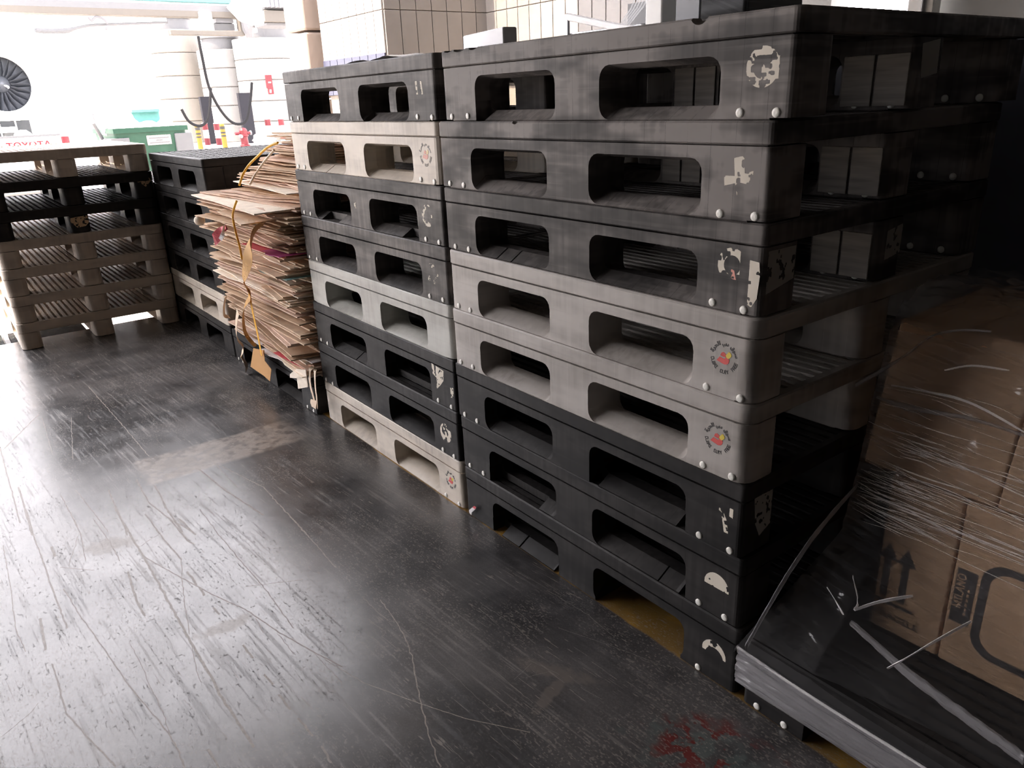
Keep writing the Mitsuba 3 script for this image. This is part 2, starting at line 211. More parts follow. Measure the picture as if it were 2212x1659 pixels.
def ribbon(pts, width, side, thick=0.0008, twist=None):
    """A flat band along pts; side: the direction across the band."""
    P = np.array(pts, float); n = len(P); side = np.array(side, float) / np.linalg.norm(side); t = np.gradient(P, axis=0); t /= np.linalg.norm(t, axis=1, keepdims=True)
    w = np.broadcast_to(np.asarray(width, float), (n,)); V = []; F = []
    for i in range(n):
        s = side - t[i] * (side @ t[i]); s /= np.linalg.norm(s)
        if twist is not None:
            u = np.cross(t[i], s); s = s * math.cos(twist[i]) + u * math.sin(twist[i])
        u = np.cross(t[i], s) * thick / 2; s = s * w[i] / 2
        V += [P[i] - s - u, P[i] + s - u, P[i] + s + u, P[i] - s + u]
    for i in range(n - 1):
        for k in range(4):
            a, b = i * 4 + k, i * 4 + (k + 1) % 4; F += [(a, b, b + 4), (a, b + 4, a + 4)]
    e = (n - 1) * 4; F += [(0, 2, 1), (0, 3, 2), (e, e + 1, e + 2), (e, e + 2, e + 3)]
    return trimesh.Trimesh(V, F, process=False)
def sheet(fn, nu, nv):
    """An open surface fn(u, v) -> (..., 3)."""
    u, v = np.meshgrid(np.linspace(0, 1, nu), np.linspace(0, 1, nv)); P = fn(u, v).reshape(-1, 3); F = []
    for j in range(nv - 1):
        i = np.arange(nu - 1) + j * nu; F += [np.c_[i, i + 1, i + nu + 1], np.c_[i, i + nu + 1, i + nu]]
    return trimesh.Trimesh(P, np.vstack(F), process=False)
def extrude(poly, d):
    ps = [g for g in getattr(poly, 'geoms', [poly]) if g.geom_type == 'Polygon' and g.area > 1e-9]
    return trimesh.util.concatenate([trimesh.creation.extrude_polygon(g, d, engine='earcut') for g in ps])

counts = {}
def numbered(name):
    counts[name] = counts.get(name, -1) + 1
    return name if counts[name] == 0 else f'{name}_{counts[name]:03d}'
def thing(name, label, cat_, group=None):
    k = numbered(name); labels[k] = {'label': label, 'category': cat_}
    if group: labels[k]['group'] = group
    return k
def part(parent, name, mesh, mat, tw=None, label=None, kind=None, smooth=30):
    k = numbered(f'{parent}__{name}')
    d = mesh if isinstance(mesh, dict) else mikit.ply(mesh, mat, smooth=smooth)
    if tw is not None: d = {**d, 'to_world': tw}
    if isinstance(mesh, dict) and mat: d = {**d, 'bsdf': {'type': 'ref', 'id': mat}}
    scene[k] = d
    if label or kind:
        labels[k] = {}
        if label: labels[k]['label'] = label
        if kind: labels[k]['kind'] = kind
    return k
def one(name, mesh, mat, label, cat_, group=None, tw=None, kind=None, smooth=30):
    k = numbered(name); d = mesh if isinstance(mesh, dict) else mikit.ply(mesh, mat, smooth=smooth)
    if tw is not None: d = {**d, 'to_world': tw}
    if isinstance(mesh, dict) and mat: d = {**d, 'bsdf': {'type': 'ref', 'id': mat}}
    scene[k] = d; labels[k] = {'label': label, 'category': cat_}
    if group: labels[k]['group'] = group
    if kind: labels[k]['kind'] = kind
    return k
def struct(name, mesh, mat, label, smooth=30):
    scene[name] = mikit.ply(mesh, mat, smooth=smooth); labels[name] = {'label': label, 'kind': 'structure'}; return name

# ---------------------------------------------------------------- the setting
ROOF_X, ROOF_Z = -5.6, 4.4
struct('floor', bx(-5.12, 9, -7, 7.5, -0.2, 0), 'floor_surface', 'dark sealed concrete floor with scratches and a yellow line under the pallets', smooth=False)
g = sheet(lambda u, v: np.stack([-5.12 - (u ** 3) * 300, -160 + v * 360, np.where(-5.12 - (u ** 3) * 300 > -5.45, -0.06, np.clip(-(-5.45 - (-5.12 - (u ** 3) * 300)) * 0.09, -0.35, 0))], -1), 60, 40)
g = cat(bx(-5.45, -5.12, -30, 30, -0.3, -0.09))
struct('drain_channel', g, 'concrete', 'shallow drain channel at the edge of the hall floor')
xs = np.r_[-5.45, -6, -7, -8, -9.3, -12, -20, -40, -80, -160, -330]; zs_ = np.clip((xs + 5.45) * 0.09, -0.35, 0)
V = []; F = []
for x, z in zip(xs, zs_): V += [(x, -160, z), (x, 220, z)]
for i in range(len(xs) - 1): F += [(2 * i, 2 * i + 1, 2 * i + 3), (2 * i, 2 * i + 3, 2 * i + 2)]
struct('ground', trimesh.Trimesh(V, np.array(F)[:, ::-1], process=False), 'apron_concrete', 'sunlit pale concrete apron outside the hall', smooth=False)
b = mikit.ply(bx(-0.004, 0.004, -0.23, 0.23, -0.035, -0.002), 'galvanised')
gr = thing('drain_grate', 'steel drain grate with narrow bars in the floor beside the brown pallet stack', 'drain grate')
for k in range(9): part(gr, 'bar', b, None, T().translate([-5.42 + k * 0.033, -1.34, 0]))
for k in range(9): part(gr, 'bar', b, None, T().translate([-5.42 + k * 0.033, -0.84, 0]))
part(gr, 'crosspiece', bx(-5.45, -5.12, -1.105, -1.075, -0.05, 0.0), 'galvanised')
struct('ceiling', bx(ROOF_X, 9, -7, 7.5, ROOF_Z, ROOF_Z + 0.4), 'concrete', 'concrete roof slab over the hall')
struct('wall_right', bx(9, 9.3, -7, 7.5, 0, ROOF_Z), 'wall_grey', 'far end wall of the hall')
struct('wall_front', bx(ROOF_X, 9.3, -7.3, -7, 0, ROOF_Z), 'wall_grey', 'hall wall behind the camera')
# rear wall with a wide doorway to daylight
dx0, dx1 = -4.55, -3.5
struct('wall_rear', cat(bx(-6.0, dx0, 7.5, 7.8, 0, ROOF_Z), bx(dx1, 9.3, 7.5, 7.8, 0, ROOF_Z), bx(dx0, dx1, 7.5, 7.8, 2.9, ROOF_Z)), 'rear_wall_paint', 'pale rear wall of the hall behind the pallet stacks')
struct('yard', bx(-5.4, 40, 7.8, 40, -0.3, -0.02), 'apron_concrete', 'pale concrete yard behind the rear doorway', smooth=False)

# tiled walls
TW, TH = 0.1985, 0.80
tile = mikit.ply(rbox(-TW / 2 + 0.004, TW / 2 - 0.004, -TH / 2 + 0.004, TH / 2 - 0.004, 0, 0.02, r=0.003, b=0.003, n=1), 'tile_cream')
struct('wall_back', bx(-7.0, -3.6, 4.405, 4.7, 0, ROOF_Z), 'grout', 'recessed wall of tall cream tiles behind the pallets')
struct('wall_left', bx(-8.55, -7.015, 3.055, 4.7, 0, ROOF_Z + 0.6), 'grout', 'pier clad in tall cream tiles at the edge of the roof')
RX = T().rotate([1, 0, 0], 90)
for j, zc in enumerate((2.76, 1.96)):
    for i in range(17): part('wall_back', 'tile', tile, None, T().translate([-6.9 + i * TW, 4.405, zc]) @ RX)
    for i in range(7): part('wall_left', 'tile', tile, None, T().translate([-7.015, 3.15 + i * TW, zc]) @ T().rotate([0, 0, 1], 90) @ RX)
    for i in range(8): part('wall_left', 'tile', tile, 'tile_cream' if j == 0 else None, T().translate([-7.11 - i * TW, 3.055, zc + (0.0 if j == 0 else 0.0)]) @ RX)
bt = mikit.ply(rbox(-TW / 2 + 0.004, TW / 2 - 0.004, -0.2, 0.2, 0, 0.026, r=0.003, b=0.003, n=1), 'tile_blue')
for i in range(8): part('wall_left', 'blue_tile', bt, None, T().translate([-7.11 - i * TW, 3.05, 1.74]) @ RX, label='pale blue tile')
pl = thing('stone_pillar', 'peach stone pillar of stacked blocks at the corner of the tiled pier', 'pillar')
p0, p1 = at(640, 60, x=-9.0), at(690, 60, x=-9.0)
for k, (za, zb_) in enumerate(((-0.3, 0.7), (0.72, 1.50), (1.52, 2.28), (2.31, 3.1), (3.12, 3.9), (3.92, 4.7))):
    part(pl, 'block', rbox(-9.35, -8.75, p0[1], p0[1] + 0.52, za, zb_, r=0.03, b=0.02), 'stone_peach')

# ---------------------------------------------------------------- pallets
PH, PL, PD = 0.1957, 1.2, 1.0
def window_cut(xc, through=False):
    def pts(hx, hz, zc, r, y): o = rrect(hx, hz, r, 4); return np.c_[o[:, 0] + xc, np.full(len(o), y), o[:, 1] + zc]
    outer, inner = (0.175, 0.0595, 0.0625, 0.032), (0.166, 0.042, 0.070, 0.022)
    H = m3.Manifold.hull_points
    a = H(np.vstack([pts(*outer, -0.004), pts(*outer, 0.004), pts(*inner, 0.045)]))
    c = H(np.vstack([pts(*inner, 0.04), pts(*inner, 0.09)]))
    d = H(np.vstack([pts(*outer, 0.132), pts(*outer, 0.121), pts(*inner, 0.085)]))
    return a + c + d
def runner(r=0.012, breaks=(), open_right=False, rim=0.045):
    zt = PH - rim - 0.003
    V, F = loft([rrect(0.594, 0.0585, r - 0.003, 4), rrect(0.597, 0.0615, r, 4), rrect(0.597, 0.0615, r, 4)], [0, 0.003, zt])
    m = solid(V + [0, 0.0625, 0], F)
    m = m - window_cut(0.255) - window_cut(-0.255)
    for s in (-1, 1): m = m - mbx(min(s * 0.55, s * 0.61), max(s * 0.55, s * 0.61), -0.01, 0.14, -0.01, 0.0045)
    for x0, x1 in breaks: m = m - mbx(x0, x1, -0.01, 0.05, -0.01, 0.055)
    if open_right: m = m - mbx(0.089, 0.421, -0.01, 0.14, -0.01, 0.07)
    core = mbx(-0.575, 0.575, 0.018, 0.107, zt - 0.002, PH - 0.03)
    return cat(m, core)
def deck(r=0.012, bites=(), rim=0.045):
    z0 = PH - rim
    V, F = loft([rrect(0.597, 0.497, r, 4), rrect(0.6, 0.5, r, 4), rrect(0.6, 0.5, r, 4), rrect(0.596, 0.496, r, 4)], [z0, z0 + 0.003, PH - 0.004, PH])
    m = solid(V, F) - mbx(-0.578, 0.578, -0.478, 0.478, z0 - 0.01, PH + 0.01)
    for (xc, yc, zc, sx, sy, sz) in bites:
        m = m - m3.Manifold.sphere(1.0, 14).scale((sx, sy, sz)).translate((xc, yc - 0.5, zc))
    parts_ = [tm(m)]
    n = 27; pitch = 0.956 / n
    for i in range(n):
        y = -0.478 + (i + 0.5) * pitch; parts_.append(bx(-0.579, 0.579, y - 0.0095, y + 0.0095, PH - 0.026, PH - 0.0015))
    for i in range(15):
        x = -0.578 + (i + 0.5) * 1.156 / 15; parts_.append(bx(x - 0.004, x + 0.004, -0.479, 0.479, z0 + 0.002, PH - 0.005))
    for y in (-0.4375, 0.0, 0.4375): parts_.append(bx(-0.579, 0.579, y - 0.04, y + 0.04, PH - 0.03, PH - 0.024))
    o = trimesh.util.concatenate(parts_); o.apply_translation((0, 0.5, 0)); return o
PLY = {}
def shared(key, fn, mat):
    if key not in PLY: PLY[key] = mikit.ply(fn(), None, smooth=30)
    return {**PLY[key], 'bsdf': {'type': 'ref', 'id': mat}}
plug_ply = mikit.ply(lathe([(0, 0.004), (0.004, 0.0042), (0.0075, 0.0034), (0.0092, 0.0018), (0.0095, 0)], 16), 'plug_white')
FRONT = T().rotate([1, 0, 0], 90)          # +z of a flat piece looks along -y
RIGHT = T().rotate([0, 0, 1], 90) @ FRONT   # ... along +x
rng = random.Random(5)
def make_pallet(x0, y0, z0, mat, label, r=0.012, zs=1.0, breaks=(), bites=(), open_right=False, plugs=True, inner=False, group=None, missing=(), rz=0.0, rim=0.045, closed=False):
    """A pallet whose right front lower corner stands at (x0, y0, z0)."""
    t = thing('plastic_pallet', label, 'pallet', group)
    B = T().translate([x0, y0, z0]) @ T().rotate([0, 0, 1], rz) @ T().translate([-0.6, 0, 0]) @ T().scale([1, 1, zs])
    rk = f'r{r}_{rim}'
    part(t, 'deck', mikit.ply(deck(r, bites, rim), mat) if bites else shared('d' + rk, lambda: deck(r, (), rim), mat), None, B)
    part(t, 'runner', mikit.ply(runner(r, breaks, open_right), mat) if (breaks or open_right) else shared(rk, lambda: runner(r, rim=rim), mat), None, B)
    for y in (0.4375, 0.875): part(t, 'runner', shared(rk, lambda: runner(r, rim=rim), mat), None, B @ T().translate([0, y, 0]))
    if closed: part(t, 'end_panel', mikit.ply(bx(0.55, 0.575, 0.12, 0.88, 0.004, PH - rim), mat), None, B)
    if plugs:
        for i, x in enumerate((0.563, 0.478, -0.474, -0.55)):
            if i in missing: continue
            part(t, 'plug', plug_ply, None, B @ T().translate([x + rng.uniform(-.006, .006), 0.0012, 0.0135 + rng.uniform(-.0015, .0015)]) @ FRONT)
        if inner:
            for xa, xb in ((0.435, 0.508), (0.514, 0.587), (-0.07, -0.003), (0.003, 0.07)): part(t, 'wear_plate', shared(f'wp{xa}', lambda: rbox(xa, xb, 0.4345, 0.4385, 0.010, 0.118, r=0.001, b=0.001, n=1), 'scuffed_plate'), None, B)
        if inner:
            for y in (0.4375, 0.875):
                for x in (0.555, 0.470): part(t, 'plug', plug_ply, None, B @ T().translate([x, y + 0.0012, 0.0145]) @ FRONT)
    return t, B

def torn(poly, seed, keep=0.5, cell=0.0022, freq=90, ax=(1, 1)):
    """What is left of a torn sticker: the parts of poly where a noise is high."""
    a, b_, c, d = poly.bounds; X, Y = np.meshgrid(np.arange(a, c, cell), np.arange(b_, d, cell))
    n_ = nfbm(np.stack([X * freq * ax[0], Y * freq * ax[1], X * 0 + seed * 3.7], -1), 4, seed)
    th = np.quantile(n_, 1 - keep)
    s = unary_union([sbox(x, y, x + cell, y + cell) for x, y in zip(X[n_ > th], Y[n_ > th])]).buffer(cell * 0.7).buffer(-cell * 0.9).simplify(cell * 0.3)
    return s.intersection(poly)
def stick(t, name, poly, mat, B, x, z, side='front', y=0.0, label=None, d=0.0006):
    if poly.is_empty: return
    W = B @ (T().translate([x, 0.0012, z]) @ FRONT if side == 'front' else T().translate([0.5972, y, z]) @ RIGHT)
    return part(t, name, extrude(poly, d), mat, W, label=label, smooth=False)
ARAB = [[[[88,-21],[85,-7],[106,-1],[93,1],[87,9],[89,26],[100,38],[118,36],[125,26],[128,13],[140,13],[148,32],[160,30],[159,16],[171,13],[177,31],[184,32],[191,31],[190,15],[201,13],[206,22],[201,41],[216,44],[220,12],[211,1],[192,0],[183,4],[175,0],[161,0],[152,4],[141,0],[126,0],[118,-12],[100,-21]],[[5,0],[10,27],[23,23],[19,8],[23,0],[33,-4],[47,-4],[58,-1],[63,4],[47,5],[41,10],[40,26],[44,35],[53,42],[64,43],[72,39],[78,29],[77,0],[63,-14],[47,-18],[23,-17],[8,-7]],[[61,55],[61,61],[66,65],[75,62],[75,54],[71,51]],[[46,53],[47,64],[54,65],[59,61],[57,52]]],[[[113,6],[117,17],[135,14],[141,17],[129,43],[142,50],[155,25],[154,7],[139,0],[117,1]],[[5,-2],[6,14],[13,23],[22,19],[19,5],[25,-4],[35,-7],[58,-5],[62,0],[51,5],[53,19],[76,13],[89,14],[91,23],[86,42],[101,45],[105,30],[103,7],[93,0],[76,0],[75,-9],[67,-16],[48,-21],[25,-20],[13,-15]],[[84,-12],[88,-7],[94,-7],[98,-11],[98,-19],[88,-22]],[[42,-41],[41,-34],[45,-30],[55,-33],[53,-43]],[[25,-41],[24,-34],[28,-30],[38,-33],[36,-43]]],[[[190,69],[204,70],[206,0],[192,0]],[[50,-21],[46,-8],[66,2],[69,15],[63,31],[73,36],[78,35],[83,18],[90,13],[108,14],[128,22],[115,27],[99,26],[97,41],[102,42],[116,42],[149,31],[150,17],[145,14],[162,13],[165,18],[163,70],[178,70],[180,18],[173,2],[147,0],[131,9],[109,0],[82,2],[70,-13],[55,-21]],[[6,11],[8,27],[16,38],[14,43],[25,52],[46,28],[45,8],[38,1],[20,0],[12,2]],[[27,63],[27,69],[32,73],[41,70],[41,62],[37,59]],[[11,69],[22,72],[24,61],[13,60]]]]
def logo(t, B, x=0.515, z=0.094, faded=False, s=1.0):
    ink, red, yel = ('ink_faded', 'logo_red_faded', 'logo_yellow_faded') if faded else ('ink', 'logo_red', 'logo_yellow')
    R = 0.0272; ms = []
    word = 'DUBAI  DUTY  FREE'; h = 0.0084
    for i, ch in enumerate(word):
        if ch == ' ': continue
        m = text_mesh(ch, h, 0.0006, bold=True); c = (m.bounds[0] + m.bounds[1]) / 2
        m.apply_translation((-c[0], -0.0005, 0)); a = math.radians(-172 + (i + 0.5) / len(word) * 164)   # runs left to right along the lower arc
        M4 = trimesh.transformations.rotation_matrix(a + math.pi / 2, (0, 0, 1)); m.apply_transform(M4); m.apply_translation(((R + h) * math.cos(a), (R + h) * math.sin(a), 0)); ms.append(m)
    for wpolys, a0, a1 in zip(ARAB, (12, 72, 112), (62, 104, 166)):
        allp = [Polygon(q).buffer(0) for q in wpolys]; mx = max(p.bounds[2] for p in allp); mn = min(p.bounds[0] for p in allp)
        k = math.radians(a1 - a0) * (R + 0.002) / (mx - mn)
        for p in allp:
            def bend(c, k=k, mn=mn, mx=mx, a0=a0, a1=a1):
                c = np.array(c); a = math.radians(a1) - (c[:, 0] - mn) / (mx - mn) * math.radians(a1 - a0); rr = R + 0.0012 + (c[:, 1] + 12) * k * 1.0
                return np.c_[rr * np.cos(a), rr * np.sin(a)]
            for gg in getattr(p, 'geoms', [p]):
                q = Polygon(bend(gg.exterior.segmentize(12).coords)).buffer(0.00025)
                if q.area > 1e-9: ms.append(extrude(q, 0.0006))
    W = B @ T().translate([x, 0.0010, z]) @ FRONT @ T().scale([s, s, 1])
    part(t, 'logo_lettering', trimesh.util.concatenate(ms), ink, W, smooth=False, label='round lettering printed around a small emblem')
    u = 0.037 / 385; cx, cy = 815, 950
    def pg(pts): return Polygon([((px - cx) * u, -(py - cy) * u) for px, py in pts]).buffer(0.0009).buffer(-0.0004)
    part(t, 'logo_emblem', extrude(pg([(615, 1040), (690, 945), (830, 975), (880, 900), (960, 960), (945, 1040), (900, 1080), (830, 1092)]).union(pg([(710, 900), (740, 835), (785, 812), (850, 845), (845, 915), (790, 918)])), 0.0007), red, W, smooth=False, label='red emblem')
    part(t, 'logo_emblem', extrude(pg([(858, 880), (900, 830), (940, 778), (985, 800), (1012, 850), (985, 895), (930, 940), (885, 915)]), 0.0008), yel, W, smooth=False, label='yellow sun of the emblem')

ORD = ['topmost', 'second from top', 'third from top', 'fourth from top', 'fifth from top', 'sixth from top', 'seventh from top', 'lowest']
ring = Point(0, 0).buffer(0.037, 32).difference(Point(0, 0).buffer(0.021, 24))
disc = Point(0, 0).buffer(0.037, 32)
half = disc.intersection(sbox(-0.05, -0.004, 0.05, 0.05))
XO = [0.026, -0.004, -0.007, -0.002, -0.004, -0.007, 0.001, 0.008]; YO = [0.003, -0.004, 0.001, -0.006, -0.008, -0.001, 0.002, 0.0]
s1 = [('black_worn_lit', 'black'), ('black_worn_lit', 'black'), ('black_scuffed_half_lit', 'black'), ('grey_plastic', 'grey'), ('grey_plastic', 'grey'), ('black_plain_dim', 'black'), ('black_plain_dim', 'black'), ('black_plain_dim', 'black')]
s1_extra = ['with chipped edge and torn round sticker', 'with torn cross-shaped sticker', 'with half ring sticker and label', 'with round logo, under black', 'with round logo, above black', 'with small white scraps', 'with a half-moon sticker', 'with crescent sticker and missing bar']
NEAR = {}
for i, (m_, c_) in enumerate(s1):
    z = (7 - i) * PH
    kw = dict(r=0.034 if c_ == 'grey' else 0.014, inner=i < 3)
    if i == 0: kw['bites'] = [(-0.56, 0.0, PH, 0.02, 0.02, 0.006), (-0.50, 0.0, PH, 0.03, 0.02, 0.008), (-0.43, 0.0, PH, 0.022, 0.02, 0.007), (0.37, 0.0, PH + 0.003, 0.022, 0.03, 0.017)]; kw['breaks'] = [(-0.43, -0.39)]
    if i == 1: kw['bites'] = [(-0.21, 0.0, PH, 0.012, 0.012, 0.008)]
    if i == 2: kw['breaks'] = [(-0.33, -0.324), (-0.26, -0.254)]
    if i == 5: kw['breaks'] = [(0.08, 0.115), (0.40, 0.432)]
    if i == 6: kw['breaks'] = [(-0.432, -0.17), (0.335, 0.340), (0.41, 0.432)]
    if i == 7: kw['breaks'] = [(-0.432, -0.385), (-0.29, -0.283), (-0.105, -0.078)]; kw['open_right'] = True; kw['missing'] = (0, 2, 3)
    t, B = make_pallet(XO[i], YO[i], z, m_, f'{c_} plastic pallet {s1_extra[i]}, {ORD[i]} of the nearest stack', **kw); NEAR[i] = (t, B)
t, B = NEAR[0]; stick(t, 'sticker', torn(ring.union(sbox(-0.002, -0.022, 0.036, 0.018)), 11, 0.5, ax=(1, 1.6)), 'sticker_cream', B, 0.527, 0.096, label='torn cream sticker')
stick(t, 'sticker', Polygon([(-0.04, 0.03), (0.035, 0.04), (0.04, -0.03), (-0.03, -0.04)]), 'sticker_grey', B, 0, 0.105, 'right', 0.50, label='square paper label')
t, B = NEAR[1]; stick(t, 'sticker', torn(Polygon([(-0.034, 0.0), (-0.008, 0.0), (-0.012, 0.035), (0.012, 0.04), (0.016, 0.006), (0.036, 0.012), (0.034, -0.016), (0.006, -0.012), (0.0, -0.038), (-0.006, -0.014), (-0.032, -0.02)]), 4, 0.72), 'sticker_cream', B, 0.522, 0.090, label='torn cream sticker remnant')
t, B = NEAR[2]; stick(t, 'sticker', torn(ring.intersection(sbox(-0.05, -0.02, 0.02, 0.05)), 21, 0.72), 'sticker_cream', B, 0.521, 0.103, label='torn half ring sticker')
stick(t, 'sticker', torn(Polygon([(-0.002, -0.008), (0.006, -0.01), (0.012, -0.03), (0.0, -0.028)]), 3, 0.8), 'logo_red_faded', B, 0.521, 0.103, label='faded red sticker scrap')
stick(t, 'label_scrap', torn(Polygon([(-0.013, 0.048), (0.01, 0.046), (0.014, 0.02), (0.010, -0.03), (-0.002, -0.05), (-0.013, -0.046)]), 8, 0.9), 'sticker_cream', B, 0.577, 0.072, label='long torn cream label')
stick(t, 'sticker', torn(Polygon([(-0.045, 0.05), (0.05, 0.05), (0.05, -0.02), (-0.045, -0.04)]), 6, 0.82), 'sticker_grey', B, 0, 0.09, 'right', 0.06, label='grey torn label')
stick(t, 'sticker', torn(Polygon([(-0.035, 0.03), (0.035, 0.04), (0.035, -0.03), (-0.035, -0.04)]), 9, 0.85), 'sticker_grey', B, 0, 0.09, 'right', 0.52, label='grey torn label')
for i in (3, 4): logo(*NEAR[i], x=0.516, z=0.094)
t, B = NEAR[5]; stick(t, 'sticker', Polygon([(0.012, 0.02), (0.022, 0.02), (0.022, -0.004), (0.012, -0.002)]), 'sticker_cream', B, 0.548, 0.105, label='small white sticker scrap')
stick(t, 'sticker', torn(Polygon([(-0.022, 0.015), (-0.008, 0.012), (0.006, -0.012), (0.012, -0.045), (0.0, -0.045), (-0.008, -0.01)]), 5, 0.55), 'sticker_cream', B, 0.548, 0.10, label='torn sticker remnant')
stick(t, 'sticker', torn(Polygon([(-0.03, 0.05), (0.04, 0.06), (0.04, -0.04), (0.0, -0.06), (-0.02, -0.02)]), 15, 0.8), 'sticker_grey', B, 0, 0.10, 'right', 0.07, label='torn brown label')
t, B = NEAR[6]; stick(t, 'sticker', torn(half, 2, 0.9), 'sticker_cream', B, 0.527, 0.088, label='half-moon sticker')
t, B = NEAR[7]; stick(t, 'sticker', torn(half.difference(Point(0.002, -0.010).buffer(0.028)), 7, 0.86), 'sticker_cream', B, 0.527, 0.086, label='crescent of a torn sticker')

s2 = [('black_scuffed_half_lit', 'black'), ('beige_plastic', 'beige'), ('black_scuffed_half_lit', 'black'), ('black_scuffed_half_lit', 'black'), ('pale_grey_plastic', 'pale grey'), ('black_plain_dim', 'black'), ('black_plain_dim', 'black'), ('beige_plastic', 'beige')]
s2_extra = ['with two white scraps', 'with a faded round logo', 'with sticker specks and broken bar', 'with a few white specks', 'with no logo', 'with a torn cream label', 'with a rough cream patch', 'with a small round logo']
XO2 = [0.004, 0.0, -0.003, 0.002, 0.004, -0.002, 0.0, 0.006]
for i, (m_, c_) in enumerate(s2):
    kw = dict(r=0.026 if c_ != 'black' else 0.014, missing=() if c_ == 'black' or i == 1 else (0, 1, 2, 3) if i == 4 else (2, 3))
    if i == 0: kw['breaks'] = [(-0.43, -0.39), (0.10, 0.15)]
    if i == 2: kw['breaks'] = [(-0.37, -0.21), (0.31, 0.432)]
    if i == 5: kw['breaks'] = [(-0.20, -0.193), (0.08, 0.432)]
    if i == 1: kw['breaks'] = [(-0.275, -0.268)]
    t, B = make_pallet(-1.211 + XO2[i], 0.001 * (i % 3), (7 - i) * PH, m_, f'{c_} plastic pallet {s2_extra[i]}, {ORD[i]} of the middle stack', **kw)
    if i == 0:
        stick(t, 'sticker', torn(Polygon([(-0.03, 0.02), (-0.018, 0.02), (-0.016, -0.02), (-0.026, -0.02)]), 3, 0.8), 'sticker_cream', B, 0.51, 0.10); stick(t, 'sticker', torn(Polygon([(0.0, 0.02), (0.01, 0.018), (0.014, -0.02), (0.004, -0.02)]), 4, 0.75), 'sticker_cream', B, 0.51, 0.10)
    if i == 1: logo(t, B, faded=True)
    if i == 7: logo(t, B, s=0.95)
    if i == 2: stick(t, 'sticker', torn(ring, 31, 0.35), 'sticker_cream', B, 0.50, 0.095, label='sticker specks'); stick(t, 'sticker', torn(sbox(-0.012, -0.012, 0.012, 0.012), 33, 0.35), 'sticker_cream', B, -0.04, 0.085)
    if i == 3: stick(t, 'sticker', torn(ring, 35, 0.13), 'sticker_cream', B, 0.50, 0.095, label='sticker specks')
    if i == 5: stick(t, 'sticker', torn(Polygon([(-0.045, 0.05), (0.035, 0.04), (0.03, 0.0), (0.01, -0.02), (-0.02, -0.045), (-0.015, 0.0), (-0.04, 0.01)]), 12, 0.8), 'sticker_cream', B, 0.49, 0.10, label='torn cream label'); stick(t, 'sticker', torn(sbox(-0.012, -0.02, 0.008, 0.02), 14, 0.6), 'sticker_cream', B, 0.575, 0.07)
    if i == 6: stick(t, 'sticker', torn(disc, 17, 0.6), 'sticker_cream', B, 0.51, 0.09, label='rough cream sticker patch')

# black pallet under the cardboard
card_pallet, CB = make_pallet(-2.455, -0.03, 0, 'black_plain_dim', 'black plastic pallet under the pile of flattened cardboard', plugs=True, breaks=[(0.08, 0.09)])
# stack behind the cardboard
s4 = ['black_plain_dim', 'black_plain_dim', 'black_plain_dim', 'black_plain_dim', 'beige_plastic', 'black_plain_dim']
ORD6 = ['topmost', 'second from top', 'third from top', 'fourth from top', 'fifth from top', 'lowest']
for i, m_ in enumerate(s4):
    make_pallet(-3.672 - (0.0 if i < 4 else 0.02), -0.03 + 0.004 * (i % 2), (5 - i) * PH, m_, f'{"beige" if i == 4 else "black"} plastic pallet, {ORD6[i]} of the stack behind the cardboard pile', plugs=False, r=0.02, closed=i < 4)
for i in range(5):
    make_pallet(-4.905, -0.026, (4 - i) * PH, 'black_plain_dim', f'black plastic pallet, {ORD6[i] if i < 4 else "lowest"} of the stack hidden behind the left stack', plugs=False, r=0.02)
# stack at the left, standing out into the aisle
s5 = ['brown_grey_plastic', 'black_plain_dim', 'black_plain_dim', 'brown_grey_plastic', 'brown_grey_plastic', 'brown_grey_plastic', 'brown_grey_plastic']
ORD7 = ['topmost', 'second from top', 'third from top', 'fourth from top', 'third from bottom', 'second from bottom', 'lowest']
H5 = 0.1767
for i, m_ in enumerate(s5):
    t, B = make_pallet(-4.83, -1.036 + (0.004 if i % 2 else 0), (6 - i) * H5, m_, f'{"black" if "black" in m_ else "beige brown"} plastic pallet, {ORD7[i]} of the left stack', plugs=False, r=0.042, zs=H5 / PH, rim=0.070)
    if i == 2: stick(t, 'sticker', torn(Polygon([(-0.055, 0.03), (0.05, 0.04), (0.055, -0.01), (0.03, -0.035), (-0.02, -0.04), (-0.05, 0.0)]), 41, 0.8), 'sticker_tan', B, 0, 0.08, 'right', 0.50, label='torn tan label')
    if i == 1: stick(t, 'sticker', torn(Polygon([(-0.06, 0.02), (0.04, 0.035), (0.05, 0.01), (0.01, -0.03), (-0.02, -0.0)]), 43, 0.75), 'sticker_tan', B, 0, 0.115, 'right', 0.93, label='torn tan label')
    if i == 0: stick(t, 'moulded_square', sbox(-0.04, -0.03, 0.04, 0.03).difference(sbox(-0.032, -0.022, 0.032, 0.022)), 'brown_grey_plastic', B, 0, 0.085, 'right', 0.50, d=0.003)

